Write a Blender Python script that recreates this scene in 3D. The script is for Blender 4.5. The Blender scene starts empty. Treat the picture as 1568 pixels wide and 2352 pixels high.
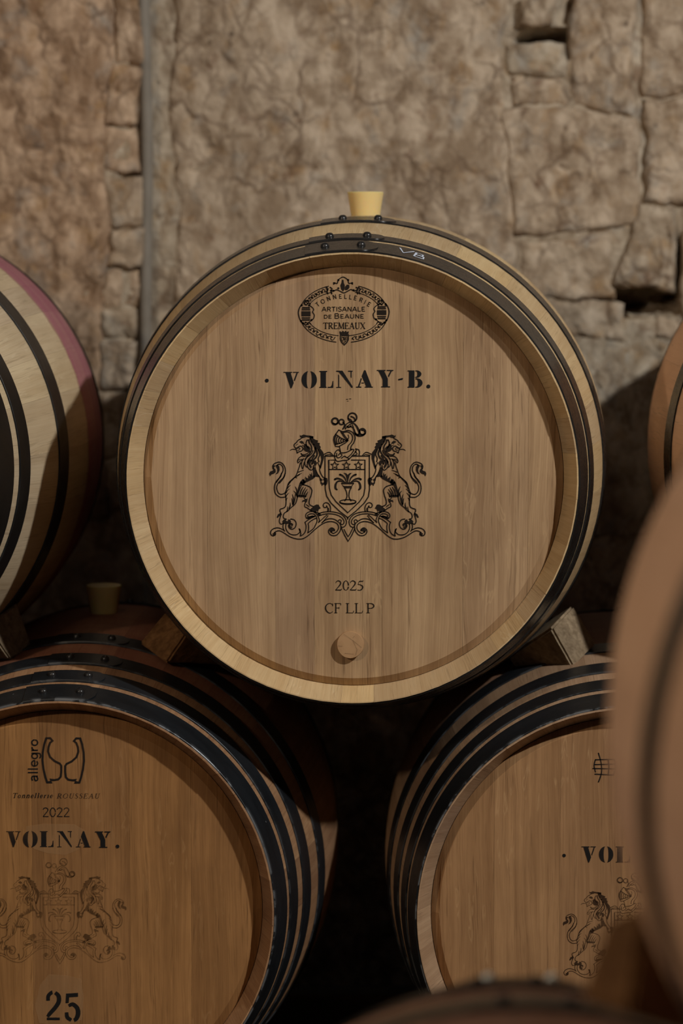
import bpy, math, random
from mathutils import Vector, Matrix, noise
from mathutils.geometry import tessellate_polygon

# ------------------------------------------------------------------ camera
H = 1.29                                   # camera height above the floor
FPX = 6163.0                               # focal length in pixels of the 1568x2352 frame
VPX, VPY = 1094.0, 597.0                   # where the barrels' axes converge
scene = bpy.context.scene
col = scene.collection
pitch = math.atan((1176 - VPY) / FPX)
yaw = math.asin((VPX - 784) / math.sqrt((VPX - 784) ** 2 + (1176 - VPY) ** 2 + FPX ** 2))
cam_d = bpy.data.cameras.new('camera')
cam = bpy.data.objects.new('camera', cam_d)
col.objects.link(cam)
cam_d.sensor_fit = 'VERTICAL'
cam_d.sensor_height = 36.0
cam_d.sensor_width = 24.0
cam_d.lens = FPX / 2352 * 36.0
cam.location = (0, 0, H)
cam.rotation_euler = (math.pi / 2 - pitch, 0, yaw)
cam_d.dof.use_dof = True
cam_d.dof.focus_distance = 3.66
cam_d.dof.aperture_fstop = 3.0
cam_d.clip_start = 0.05
scene.camera = cam
CF = Vector((-math.sin(yaw) * math.cos(pitch), math.cos(yaw) * math.cos(pitch), -math.sin(pitch)))
CR = Vector((math.cos(yaw), math.sin(yaw), 0))
CU = CR.cross(CF)

def at(px, py, Y):
    """world point on the vertical plane y = Y seen at a pixel of the photograph"""
    d = CF * FPX + CR * (px - 784) + CU * (1176 - py)
    t = Y / d.y
    return Vector((d.x * t, Y, H + d.z * t))

# ------------------------------------------------------------------ light
world = bpy.data.worlds.new('cellar_air')
scene.world = world
world.use_nodes = True
world.node_tree.nodes['Background'].inputs[0].default_value = (0.80, 0.86, 1.0, 1)
world.node_tree.nodes['Background'].inputs[1].default_value = 0.035

def lamp(name, loc, aim, energy, color, size):
    d = bpy.data.lights.new(name, 'AREA')
    d.shape = 'DISK'; d.size = size; d.energy = energy; d.color = color
    d.spread = math.radians(170)
    o = bpy.data.objects.new(name, d); col.objects.link(o)
    o.location = loc
    o.rotation_euler = (Vector(aim) - Vector(loc)).to_track_quat('-Z', 'Y').to_euler()
    return o

lamp('cellar_lamp_right', (2.10, 1.25, H + 1.92), (-0.1, 3.9, H - 0.3), 84, (1.0, 0.985, 0.95), 0.11)
lamp('cellar_lamp_left', (-1.75, 1.05, H + 0.85), (-0.1, 3.9, H - 0.3), 15, (1.0, 0.79, 0.58), 0.11)
lamp('overhead_fill', (-0.75, 2.40, H + 1.50), (-0.3, 3.9, H - 0.2), 2.0, (1.0, 0.82, 0.62), 0.45)  # weak soft fill added from above, not one of the cellar's lamps

vs = scene.view_settings
vs.view_transform = 'Standard'
vs.look = 'None'
vs.gamma = 1.0
vs.use_curve_mapping = False
vs.exposure = 0.0

cy = scene.cycles
cy.max_bounces = 4; cy.diffuse_bounces = 2; cy.glossy_bounces = 2; cy.transmission_bounces = 2; cy.transparent_max_bounces = 6
cy.caustics_reflective = False; cy.caustics_refractive = False
cy.use_adaptive_sampling = True; cy.adaptive_threshold = 0.06; cy.adaptive_min_samples = 12

# ------------------------------------------------------------------ helpers
random.seed(7)

def link(name, me, mat=None, parent=None):
    o = bpy.data.objects.new(name, me)
    col.objects.link(o)
    if mat is not None and me is not None and not me.materials:
        me.materials.append(mat)
    if parent is not None:
        o.parent = parent
    return o

def empty(name, loc, label, cat, group=None):
    o = bpy.data.objects.new(name, None); col.objects.link(o)
    o.location = loc; o.empty_display_size = 0.1
    o['label'] = label; o['category'] = cat
    if group: o['group'] = group
    return o

def mesh(name, v, f, smooth=None, uv=None):
    me = bpy.data.meshes.new(name)
    me.from_pydata([tuple(p) for p in v], [], f)
    if uv is not None:
        l = me.uv_layers.new(name='UVMap')
        for lp in me.loops:
            l.data[lp.index].uv = uv[lp.vertex_index]
    if smooth is not None:
        me.polygons.foreach_set('use_smooth', [True] * len(me.polygons))
        me.set_sharp_from_angle(angle=math.radians(smooth))
    me.update()
    return me

class NT:
    """small node tree writer"""
    def __init__(s, name):
        s.m = bpy.data.materials.new(name); s.m.use_nodes = True
        s.t = s.m.node_tree
        s.b = s.t.nodes['Principled BSDF']
        s.out = s.t.nodes['Material Output']
    def n(s, typ, **kw):
        x = s.t.nodes.new(typ)
        for k, v in kw.items():
            setattr(x, k, v)
        return x
    def put(s, sock, v):
        if isinstance(v, bpy.types.NodeSocket):
            s.t.links.new(v, sock)
        elif isinstance(v, (tuple, list)):
            sock.default_value = tuple(v) if len(v) != 3 or sock.type != 'RGBA' else (*v, 1)
        else:
            sock.default_value = v
    def math(s, op, a, b=0.0, c=0.0, clamp=False):
        x = s.n('ShaderNodeMath', operation=op, use_clamp=clamp)
        s.put(x.inputs[0], a); s.put(x.inputs[1], b); s.put(x.inputs[2], c)
        return x.outputs[0]
    def coord(s, which='Object'):
        return s.n('ShaderNodeTexCoord').outputs[which]
    def scale(s, v, sc, off=(0, 0, 0)):
        x = s.n('ShaderNodeMapping')
        s.put(x.inputs['Vector'], v); x.inputs['Scale'].default_value = sc
        if isinstance(off, bpy.types.NodeSocket): s.put(x.inputs['Location'], off)
        else: x.inputs['Location'].default_value = off
        return x.outputs[0]
    def noise(s, v, scale=1.0, detail=4, rough=0.55, dist=0.0, out=0):
        x = s.n('ShaderNodeTexNoise')
        s.put(x.inputs['Vector'], v)
        x.inputs['Scale'].default_value = scale; x.inputs['Detail'].default_value = detail
        x.inputs['Roughness'].default_value = rough; x.inputs['Distortion'].default_value = dist
        return x.outputs[out]
    def ramp(s, f, stops, interp='LINEAR'):
        x = s.n('ShaderNodeValToRGB'); s.put(x.inputs[0], f)
        e = x.color_ramp.elements; x.color_ramp.interpolation = interp
        while len(e) < len(stops): e.new(0.5)
        for i, (p, c) in enumerate(stops):
            e[i].position = p
            e[i].color = (c, c, c, 1) if isinstance(c, (int, float)) else (*c, 1)
        return x.outputs[0]
    def mix(s, f, a, b, mode='MIX'):
        x = s.n('ShaderNodeMix', data_type='RGBA', blend_type=mode)
        s.put(x.inputs[0], f); s.put(x.inputs[6], a); s.put(x.inputs[7], b)
        return x.outputs[2]
    def prop(s, name):
        return s.n('ShaderNodeAttribute', attribute_type='OBJECT', attribute_name=name).outputs['Fac']
    def sep(s, v):
        x = s.n('ShaderNodeSeparateXYZ'); s.put(x.inputs[0], v); return x.outputs
    def comb(s, a, b, c):
        x = s.n('ShaderNodeCombineXYZ')
        for i, k in enumerate((a, b, c)): s.put(x.inputs[i], k)
        return x.outputs[0]
    def bump(s, h, strength=0.3, dist=0.001):
        x = s.n('ShaderNodeBump'); s.put(x.inputs['Height'], h)
        x.inputs['Strength'].default_value = strength; x.inputs['Distance'].default_value = dist
        s.put(s.b.inputs['Normal'], x.outputs[0])
    def done(s, color=None, rough=None, metal=None, spec=None):
        if color is not None: s.put(s.b.inputs['Base Color'], color)
        if rough is not None: s.put(s.b.inputs['Roughness'], rough)
        if metal is not None: s.put(s.b.inputs['Metallic'], metal)
        if spec is not None: s.put(s.b.inputs['Specular IOR Level'], spec)
        return s.m

def srgb(r, g, b):
    def f(c):
        c /= 255.0
        return c / 12.92 if c <= 0.04045 else ((c + 0.055) / 1.055) ** 2.4
    return (f(r), f(g), f(b))

# ------------------------------------------------------------------ materials
def oak(name, light, dark, fleck, mode, stain=None, spread=0.12, grain=1.0, blotch=0.0):
    t = NT(name)
    tone = t.prop('tone')
    if mode == 'head':                       # grain runs along local z, across x
        o = t.sep(t.coord())
        u = t.math('ADD', o[0], t.math('MULTIPLY', tone, 3.7))
        v = o[2]
    else:                                    # stave: uv = (arc, length)
        o = t.sep(t.coord('UV'))
        u = t.math('ADD', o[0], t.math('MULTIPLY', tone, 3.7))
        v = o[1]
    p = t.comb(u, v, tone)
    wob = t.noise(t.scale(p, (9, 1.6, 1)), 1.0, 2)
    wob2 = t.noise(t.scale(p, (38, 11, 1)), 1.0, 2)
    pu = t.comb(t.math('ADD', t.math('ADD', u, t.math('MULTIPLY', wob, 0.035)), t.math('MULTIPLY', wob2, 0.006)), v, tone)
    fine = t.noise(t.scale(pu, (620, 7, 1)), 1.0, 3, 0.6)
    mid = t.noise(t.scale(pu, (150, 2.2, 1)), 1.0, 3, 0.6)
    broad = t.noise(t.scale(p, (22, 1.3, 1)), 1.0, 3)
    g = t.math('ADD', t.math('MULTIPLY', fine, 0.38 * grain), t.math('MULTIPLY', mid, 0.40 * grain))
    g = t.math('ADD', g, t.math('MULTIPLY', broad, 0.62))
    f = t.ramp(g, [(0.36 + 0.18 * (grain - 1), 0.0), (0.98 + 0.2 * (grain - 1), 1.0)])
    c = t.mix(f, dark, light)
    # open pores: short dark dashes along the grain, denser in bands
    po = t.noise(t.scale(pu, (480, 16, 1)), 1.0, 2, 0.6)
    pm = t.noise(t.scale(pu, (48, 2.0, 1)), 1.0, 2)
    c = t.mix(t.math('MULTIPLY', t.ramp(po, [(0.54, 0.0), (0.70, 1.0)]), t.ramp(pm, [(0.42, 0.06), (0.62, 0.52 * grain)])), c, tuple(k * 0.5 for k in dark))
    # yellower and browner clouds along the board
    cl = t.noise(t.scale(p, (15, 5, 1)), 1.0, 4, 0.6)
    c = t.mix(t.ramp(cl, [(0.40, 0.28), (0.62, 0.0)]), c, tuple(k * 0.72 for k in dark))
    # medullary ray flecks: pale short wavy ribbons in places
    rf = t.noise(t.scale(pu, (95, 15, 1)), 1.0, 2, 0.5, 0.6)
    rmask = t.noise(t.scale(p, (7, 3, 1)), 1.0, 1)
    rr = t.math('MULTIPLY', t.ramp(rf, [(0.60, 0), (0.645, 1), (0.68, 0)]), t.ramp(rmask, [(0.5, 0), (0.62, 0.35)]))
    c = t.mix(rr, c, fleck)
    k = t.math('ADD', 1.0, t.math('MULTIPLY', tone, spread))
    c = t.mix(1.0, c, t.comb(k, k, t.math('ADD', k, t.math('MULTIPLY', tone, -0.05))), 'MULTIPLY')
    if blotch:
        bl = t.noise(t.scale(t.coord(), (16, 16, 7)), 1.0, 4, 0.6)
        c = t.mix(t.ramp(bl, [(0.52, 0), (0.75, blotch)]), c, (0.10, 0.045, 0.018), 'MIX')
    if stain:
        oc = t.coord(); os_ = t.sep(oc)
        ns = t.noise(t.scale(oc, (22, 22, 22)), 1.0, 4, 0.6)
        ay = t.math('ABSOLUTE', t.math('SUBTRACT', os_[1], stain.get('off', 0.0)))
        e = t.math('ADD', ay, t.math('MULTIPLY', t.math('SUBTRACT', ns, 0.5), stain['rag']))
        w = stain['half']
        mk = t.ramp(e, [(w - 0.012, 1.0), (w + 0.004, 0.0)])
        edge = t.ramp(e, [(w - 0.010, 0.0), (w - 0.003, 1.0), (w + 0.003, 0.0)])
        st = t.noise(t.scale(oc, (4, 60, 4)), 1.0, 3)
        amt = t.math('MULTIPLY', mk, t.ramp(st, [(0.3, stain['amt'] * 0.72), (0.7, stain['amt'])]))
        if stain.get('top'):                 # only the upper side got splashed
            amt = t.math('MULTIPLY', amt, t.ramp(os_[2], [(stain['top'] - 0.05, 0), (stain['top'] + 0.06, 1)]))
        c = t.mix(amt, c, stain['col'])
        if not stain.get('top'):
            c = t.mix(t.math('MULTIPLY', edge, 0.45), c, stain['edge'])
    t.bump(fine, 0.26, 0.0006)
    return t.done(c, 0.62, 0.0, 0.28)

HEAD_NEW = oak('oak_head_new', srgb(200, 167, 128), srgb(132, 99, 68), srgb(205, 172, 130), 'head', spread=0.07, grain=1.2)
HEAD_OLD = oak('oak_head_golden', srgb(184, 135, 84), srgb(116, 78, 42), srgb(182, 140, 94), 'head', spread=0.10, grain=1.15, blotch=0.25)
HEAD_MID = oak('oak_head_tan', srgb(192, 149, 104), srgb(126, 88, 54), srgb(202, 164, 118), 'head', spread=0.08, grain=1.1)
ST_NEW = oak('oak_stave_new', srgb(226, 200, 156), srgb(186, 150, 104), srgb(232, 214, 178), 'stave', spread=0.13)
ST_PALE = oak('oak_stave_pale', srgb(226, 206, 172), srgb(186, 158, 122), srgb(232, 214, 184), 'stave', spread=0.07,
              stain=dict(rag=0.03, half=0.115, off=0.065, amt=0.9, col=srgb(158, 74, 106), edge=srgb(110, 50, 40)))
ST_RED = oak('oak_stave_winestained', srgb(190, 150, 112), srgb(134, 92, 62), srgb(200, 164, 124), 'stave', spread=0.16, blotch=0.3,
             stain=dict(rag=0.10, half=0.30, amt=0.62, top=0.60, col=srgb(112, 46, 44), edge=srgb(70, 30, 25)))
ST_AGED = oak('oak_stave_aged', srgb(196, 164, 132), srgb(150, 116, 86), srgb(204, 172, 136), 'stave', spread=0.14, blotch=0.15,
              stain=dict(rag=0.10, half=0.20, amt=0.5, top=0.60, col=srgb(120, 56, 52), edge=srgb(70, 30, 25)))
ST_COPPER = oak('oak_stave_copper', srgb(238, 196, 162), srgb(216, 170, 136), srgb(204, 162, 126), 'stave', spread=0.06)
ST_FRONT = oak('oak_stave_ruddy', srgb(160, 122, 100), srgb(114, 80, 64), srgb(160, 116, 90), 'stave', spread=0.10)

def iron(name, base, rough, chip):
    t = NT(name)
    oc = t.coord()
    uv = t.sep(t.coord('UV'))
    n1 = t.noise(t.scale(oc, (60, 60, 60)), 1.0, 5, 0.7)
    n2 = t.noise(t.scale(oc, (10, 30, 10)), 1.0, 3)
    c = t.mix(t.ramp(n2, [(0.35, 0), (0.7, 1)]), base, tuple(k * 1.7 for k in base))
    r = t.math('ADD', rough, t.math('MULTIPLY', t.math('SUBTRACT', n1, 0.5), 0.25))
    met = 0.0
    if chip:
        # paint knocked off along the front lip and in scattered nicks
        lip = t.math('MULTIPLY', t.ramp(uv[1], [(0.0, 1.0), (0.0045, 0.0)]), t.prop('chipped'))
        n3 = t.noise(t.scale(oc, (30, 30, 30)), 1.0, 4, 0.65)
        a = t.math('MULTIPLY', lip, t.ramp(n3, [(0.46, 0), (0.53, 1)]))
        b = t.ramp(t.noise(t.scale(oc, (48, 48, 48)), 1.0, 3, 0.7), [(0.735, 0), (0.755, 1)])
        m = t.math('MULTIPLY', t.math('MAXIMUM', a, b), chip)
        c = t.mix(m, c, (0.20, 0.21, 0.22))
        met = t.math('MULTIPLY', m, 0.5)
    t.bump(n1, 0.12, 0.0006)
    return t.done(c, r, met, 0.5)

IRON_NEW = iron('hoop_dark_steel', (0.013, 0.012, 0.0115), 0.27, 0.0)
IRON_OLD = iron('hoop_black_paint', (0.0085, 0.010, 0.012), 0.38, 0.85)
RIVET_BRIGHT = iron('pale_rivet', (0.72, 0.76, 0.72), 0.35, 0.0)  # pale rivet colour, used only on the near barrel's last hoop
IRON_BLK = iron('hoop_black_clean', (0.007, 0.007, 0.007), 0.36, 0.15)

def ink(name, c, wear=0.0, alpha=1.0, freq=90):
    t = NT(name)
    t.done(c, 0.75, 0.0, 0.15)
    if wear or alpha < 1:
        o = t.coord()
        n = t.noise(t.scale(o, (freq, freq, freq * 0.22)), 1.0, 4, 0.7)
        n2 = t.noise(t.scale(o, (11, 11, 9)), 1.0, 2)
        a = t.math('MULTIPLY', t.ramp(n, [(wear - 0.12, 0.35), (wear + 0.1, 1.0)]), alpha)
        a = t.math('MULTIPLY', a, t.ramp(n2, [(0.3, 0.55), (0.55, 1.0)]))
        t.put(t.b.inputs['Alpha'], a)
    return t.m

INK = ink('black_stencil_paint', (0.013, 0.012, 0.012))
INK_BURN = ink('brand_burn', (0.019, 0.013, 0.009))
INK_BROWN = ink('faded_brand', (0.085, 0.040, 0.014), 0.46, 0.70)
INK_MID = ink('brown_brand', (0.040, 0.020, 0.010), 0.36, 0.92)
INK_WORN = ink('worn_black_paint', (0.012, 0.011, 0.011), 0.22, 1.0)
PENCIL = ink('pencil', (0.045, 0.028, 0.018), 0.3, 0.55)
CHALK = ink('white_chalk', (0.62, 0.68, 0.80))
SANDED = ink('sanded_patch', srgb(190, 148, 104), 0.42, 0.42, 26)

def bung_mat():
    t = NT('silicone_bung')
    b = t.b
    b.inputs['Subsurface Weight'].default_value = 0.6
    b.inputs['Subsurface Radius'].default_value = (0.02, 0.014, 0.007)
    b.inputs['Subsurface Scale'].default_value = 0.6
    return t.done(srgb(240, 214, 150), 0.45, 0.0, 0.4)
BUNG = bung_mat()

def endgrain():
    t = NT('peg_end_grain')
    o = t.coord()
    n = t.noise(t.scale(o, (60, 60, 60)), 1.0, 4)
    s = t.n('ShaderNodeTexWave'); s.wave_type = 'BANDS'; s.bands_direction = 'DIAGONAL'
    t.put(s.inputs['Vector'], t.scale(o, (70, 70, 70))); s.inputs['Distortion'].default_value = 5
    c = t.mix(t.math('MULTIPLY', s.outputs['Fac'], 0.35), srgb(188, 150, 110), srgb(160, 122, 84))
    c = t.mix(t.ramp(n, [(0.45, 0), (0.75, 0.3)]), c, srgb(130, 94, 62))
    t.bump(n, 0.3, 0.001)
    return t.done(c, 0.7, 0, 0.2)
PEG = endgrain()

def wedge_mat(name, a, b):
    t = NT(name)
    o = t.coord()
    n = t.noise(t.scale(o, (18, 130, 130)), 1.0, 4, 0.6, 0.4)
    n2 = t.noise(t.scale(o, (22, 22, 22)), 1.0, 4)
    c = t.mix(t.ramp(n, [(0.3, 0), (0.7, 1)]), b, a)
    c = t.mix(t.ramp(n2, [(0.45, 0), (0.75, 0.5)]), c, tuple(k * 0.45 for k in b))
    t.bump(n, 0.7, 0.002)
    return t.done(c, 0.85, 0, 0.15)
WEDGE_GREY = wedge_mat('weathered_grey_wood', srgb(168, 148, 120), srgb(120, 102, 80))
WEDGE_BROWN = wedge_mat('rough_brown_wood', srgb(142, 104, 66), srgb(92, 62, 36))

def stone_mat():
    t = NT('limestone')
    o = t.coord()
    warm = t.prop('warm'); tone = t.prop('tone')
    pv = t.n('ShaderNodeVectorMath', operation='ADD'); t.put(pv.inputs[0], o)
    t.put(pv.inputs[1], t.comb(tone, t.math('MULTIPLY', tone, 3.1), warm)); p = pv.outputs[0]
    def warped(amt, sc, zs):
        w = t.n('ShaderNodeVectorMath', operation='SCALE'); t.put(w.inputs[0], t.noise(p, sc, 2, 0.6, 0, 1)); w.inputs['Scale'].default_value = amt
        a = t.n('ShaderNodeVectorMath', operation='ADD'); t.put(a.inputs[0], t.scale(p, (1, 1, zs))); t.put(a.inputs[1], w.outputs[0])
        return a.outputs[0]
    def cracks(sc, amt, wsc, zs):
        v = t.n('ShaderNodeTexVoronoi', feature='DISTANCE_TO_EDGE'); t.put(v.inputs['Vector'], warped(amt, wsc, zs)); v.inputs['Scale'].default_value = sc
        return v.outputs['Distance']
    big = t.noise(p, 5.0, 4, 0.6)
    mid = t.noise(t.scale(p, (1, 1, 0.75)), 26.0, 3, 0.6, 0.4)
    fine = t.noise(p, 110.0, 2, 0.65)
    grey = t.mix(t.ramp(mid, [(0.36, 0), (0.64, 1)]), srgb(156, 139, 117), srgb(201, 187, 166))
    pink = t.mix(t.ramp(mid, [(0.36, 0), (0.64, 1)]), srgb(154, 124, 97), srgb(212, 181, 151))
    c = t.mix(warm, grey, pink)
    ochre = t.noise(t.scale(p, (1, 1, 0.8)), 21.0, 4, 0.6, 0.3)
    c = t.mix(t.ramp(ochre, [(0.56, 0), (0.72, 0.55)]), c, srgb(170, 132, 84))
    cool = t.noise(t.scale(p, (1, 1, 0.9)), 15.0, 4, 0.6, 0.2)
    c = t.mix(t.ramp(cool, [(0.56, 0), (0.72, 0.6)]), c, srgb(152, 150, 144))
    rust = t.noise(p, 30.0, 3, 0.6, 0.2)
    c = t.mix(t.ramp(rust, [(0.62, 0), (0.74, 0.5)]), c, srgb(120, 84, 62))
    # crumbling lumps with dirt settled in the cracks between them
    c1 = cracks(11.0, 0.09, 12.0, 0.7); c2 = cracks(26.0, 0.035, 26.0, 0.75)
    m1 = t.ramp(t.noise(p, 9.0, 2), [(0.42, 0.0), (0.58, 1.0)]); m2 = t.ramp(t.noise(p, 13.0, 2), [(0.45, 0.0), (0.62, 1.0)])
    k1 = t.math('MULTIPLY', t.ramp(c1, [(0.0, 0.62), (0.06, 0.0)]), m1)
    k2 = t.math('MULTIPLY', t.ramp(c2, [(0.0, 0.45), (0.12, 0.0)]), m2)
    c = t.mix(t.math('MAXIMUM', k1, k2), c, srgb(98, 75, 56))
    pit = t.ramp(t.noise(p, 46.0, 3, 0.5), [(0.68, 0), (0.76, 0.6)])
    c = t.mix(pit, c, srgb(76, 60, 48))
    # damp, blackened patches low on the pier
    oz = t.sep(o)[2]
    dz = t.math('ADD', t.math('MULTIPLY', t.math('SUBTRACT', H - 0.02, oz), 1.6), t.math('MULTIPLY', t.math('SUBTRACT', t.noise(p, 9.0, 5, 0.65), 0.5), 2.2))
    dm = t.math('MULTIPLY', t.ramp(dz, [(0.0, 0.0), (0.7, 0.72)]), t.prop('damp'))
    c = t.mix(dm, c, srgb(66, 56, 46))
    k = t.math('ADD', 1.0, t.math('MULTIPLY', tone, 0.2))
    c = t.mix(1.0, c, t.comb(k, k, k), 'MULTIPLY')
    h = t.math('ADD', t.math('MULTIPLY', mid, 0.8), t.math('MULTIPLY', fine, 0.35))
    h = t.math('ADD', h, t.math('MULTIPLY', t.ramp(c1, [(0.0, 0.0), (0.25, 1.0)]), 0.5))
    h = t.math('ADD', h, t.math('MULTIPLY', t.ramp(c2, [(0.0, 0.0), (0.3, 1.0)]), 0.4))
    h = t.math('SUBTRACT', h, t.math('MULTIPLY', pit, 0.6))
    t.bump(h, 0.75, 0.0075)
    return t.done(c, 0.92, 0, 0.1)
STONE = stone_mat()

def plain(name, a, b, sc, rough=0.9, bumpd=0.004):
    t = NT(name)
    n = t.noise(t.coord(), sc, 5, 0.65)
    c = t.mix(t.ramp(n, [(0.3, 0), (0.7, 1)]), a, b)
    t.bump(n, 0.5, bumpd)
    return t.done(c, rough, 0, 0.15)
MORTAR = plain('grey_lime_mortar', srgb(104, 92, 78), srgb(164, 152, 134), 22, bumpd=0.01)
PIPE = plain('grey_conduit', srgb(132, 124, 113), srgb(152, 145, 134), 14, 0.7, 0.001)
FLOOR = plain('cellar_floor_earth', srgb(84, 72, 60), srgb(124, 108, 90), 9)
TIMBER = plain('timber_rail_wood', srgb(92, 70, 48), srgb(126, 98, 68), 12)

# ------------------------------------------------------------------ the cellar
WY = 4.72                                   # wall face
def fbm(p, sc, oct_=4):
    return noise.fractal(Vector(p) * sc, 0.9, 2.1, oct_)

HOLES = [(1268, 101, 52, 20, .13), (1490, 682, 66, 22, .12), (1400, 702, 55, 11, .09), (1560, 620, 12, 50, .06), (302, 403, 18, 6, .05), (1320, 22, 10, 26, .04)]
def warp(x, z):
    """the wall's own waviness: stone edges wander, neighbours stay matched"""
    return (x + .030 * noise.noise((x * 4.5, 1.3, z * 4.5)) + .007 * noise.noise((x * 21, 5.3, z * 21)) + .003 * noise.noise((x * 60, 5.3, z * 60)),
            z + .030 * noise.noise((x * 4.5, 8.3, z * 4.5)) + .007 * noise.noise((x * 21, 3.9, z * 21)) + .003 * noise.noise((x * 60, 9.3, z * 60)))

def wall_base():
    nx, nz = 260, 150
    x0, x1, z0, z1 = -2.6, 2.8, -.02, 2.9
    pier = at(326, 600, WY).x
    hp = [(at(a, b, WY), c / FPX * WY, d / FPX * WY, e) for a, b, c, d, e in HOLES]
    v = []; f = []
    for j in range(nz + 1):
        for i in range(nx + 1):
            x = x0 + (x1 - x0) * i / nx; z = z0 + (z1 - z0) * j / nz
            y = WY + (-.022 if x < pier else .003) - 0.011 * fbm((x, 1, z), 5.0) + .004 * fbm((x, 3.1, z), 19)
            for p, rx, rz, d in hp:
                q = ((x - p.x) / rx / 1.5) ** 2 + ((z - p.z) / rz / 1.5) ** 2
                y += d * max(0.0, min(1.0, 1.6 * (1.2 - q)))
            v.append((x, y, z))
    for j in range(nz):
        for i in range(nx):
            a = j * (nx + 1) + i
            f.append((a, a + 1, a + nx + 2, a + nx + 1))
    n0 = len(v)
    v += [(x0, WY + 0.5, z0), (x1, WY + 0.5, z0), (x1, WY + 0.5, z1), (x0, WY + 0.5, z1)]
    f.append((n0, n0 + 3, n0 + 2, n0 + 1))
    o = link('wall_back', mesh('wall_back', v, f, 60), STONE)
    o['kind'] = 'structure'; o['tone'] = 0.0; o['warm'] = 0.05
    return o
wall = wall_base()

sid = [0]
def stone(px0, py0, px1, py1, depth=0.0, warm=0.3, tone=0.0, skew=(0, 0, 0, 0), rough=1.0, rnd=0.008):
    """one rough stone of the wall, its face standing `depth` proud of the wall plane"""
    sid[0] += 1
    s = sid[0] * 1.37
    a = at(px0, py1, WY); b = at(px1, py0, WY)
    w, h = b.x - a.x, b.z - a.z
    step = 0.0062 if w * h < 0.12 else 0.0095
    nu, nv = max(10, int(w / step)), max(10, int(h / step))
    sk = [k / FPX * WY for k in skew]       # top-left, top-right, bottom-left, bottom-right x shifts
    v = []; f = []
    for j in range(nv + 1):
        for i in range(nu + 1):
            u, t = i / nu, j / nv
            x = a.x + w * u + (sk[0] * (1 - u) + sk[1] * u) * t + (sk[2] * (1 - u) + sk[3] * u) * (1 - t)
            z = a.z + h * t
            de = min(u * w, (1 - u) * w, t * h, (1 - t) * h)
            x, z = warp(x, z)
            e = max(0.0, min(1.0, de / rnd)); e = math.sqrt(1 - (1 - e) ** 2)
            d = 0.011 * fbm((x, 1, z), 5.0) + 0.0050 * fbm((x, s + 4, z * 0.8), 19) + 0.0020 * fbm((x, s + 9, z), 55)
            cr = abs(noise.noise((x * 7 + 1.2 * noise.noise((x * 9, s, z * 9)), s, z * 4.5)))
            d -= 0.007 * max(0.0, 1 - cr / 0.035)
            y = WY + 0.009 * (1 - e) - (depth + d * rough)
            v.append((x, y, z))
    for j in range(nv):
        for i in range(nu):
            q = j * (nu + 1) + i
            f.append((q, q + 1, q + nu + 2, q + nu + 1))
    # skirt: the stone's sides run back into the wall
    rim = [i for i in range(nu + 1)] + [j * (nu + 1) + nu for j in range(1, nv + 1)] + [nv * (nu + 1) + i for i in range(nu - 1, -1, -1)] + [j * (nu + 1) for j in range(nv - 1, 0, -1)]
    b0 = len(v)
    for q in rim: v.append((v[q][0], WY + .16, v[q][2]))
    for k in range(len(rim)):
        k2 = (k + 1) % len(rim)
        f.append((rim[k], b0 + k, b0 + k2, rim[k2]))
    o = link('stone', mesh('stone', v, f, 70), STONE, wall)
    o['tone'] = tone; o['warm'] = warm; o['damp'] = 0.0
    return o

# left pier: big warm blocks, then a narrow column of small stones beside the conduit
big_block = stone(-620, -420, 238, 1180, 0.034, 0.95, 0.05, (0, 6, 0, 4), 1.5)
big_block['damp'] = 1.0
stone(-900, 1184, 322, 1800, 0.02, 0.3, -0.5)
ys = [(-330, -60, .5), (-58, 148, .7), (150, 292, .8), (294, 400, .75), (409, 514, .35), (516, 604, .4), (606, 702, .55), (704, 777, .2), (780, 905, .4), (907, 1060, .3), (1062, 1180, .3)]
for k, (a_, b_, wm) in enumerate(ys):
    q_ = stone(242 + (k * 7) % 9, a_, 324 - (k * 5) % 5, b_, 0.026 + 0.005 * (k % 3), wm, 0.05 + 0.22 * ((k * 5) % 4 - 1.2) / 2, (0, 0, 0, 0), 1.2, 0.012)
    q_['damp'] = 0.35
strip = stone(350, -420, 396, 1180, -0.014, 0.0, -0.15, (0, 0, 0, 0), 0.5, 0.006)
# right of the conduit: rough slabs, nearly flush, split by fine cracks
stone(394, -420, 1184, 1180, 0.004, 0.32, 0.0, (0, 12, 0, -10), 1.1)
stone(1200, -330, 1318, 10, 0.006, 0.35, -0.05)
stone(1210, 14, 1302, 82, 0.024, 0.25, -0.06, (0, 0, 14, -6), 1.0, 0.02)
stone(1192, 122, 1322, 196, 0.006, 0.0, 0.15, (0, 0, 0, 0), 0.8)
stone(1200, 198, 1322, 262, 0.004, 0.35, 0.0)
stone(1166, 264, 1456, 538, 0.008, 0.34, 0.04, (0, 2, 8, 4), 1.0)
stone(1326, -330, 1468, 262, 0.006, 0.36, 0.06, (0, 0, 0, -8), 1.0)
stone(1470, -330, 1900, 215, 0.008, 0.36, 0.05)
stone(1462, 218, 1900, 484, 0.012, 0.36, 0.0, (8, 0, 6, 0), 1.0)
stone(1174, 546, 1400, 690, 0.002, 0.27, 0.02, (10, -10, 0, 20), 1.0)
stone(1402, 492, 1552, 660, 0.012, 0.20, -0.04, (50, 0, 0, 6), 1.0, 0.014)
stone(1150, 694, 1442, 790, 0.002, 0.24, 0.06, (0, -6, 0, 0), 1.0)
stone(1446, 716, 1502, 756, -0.004, 0.0, 0.2, (0, 0, 0, 0), 0.6)
stone(1506, 712, 1562, 764, 0.002, 0.3, -0.05, (0, 0, 0, 0), 0.8)
stone(1566, 490, 1950, 800, 0.004, 0.3, 0.0)
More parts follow.
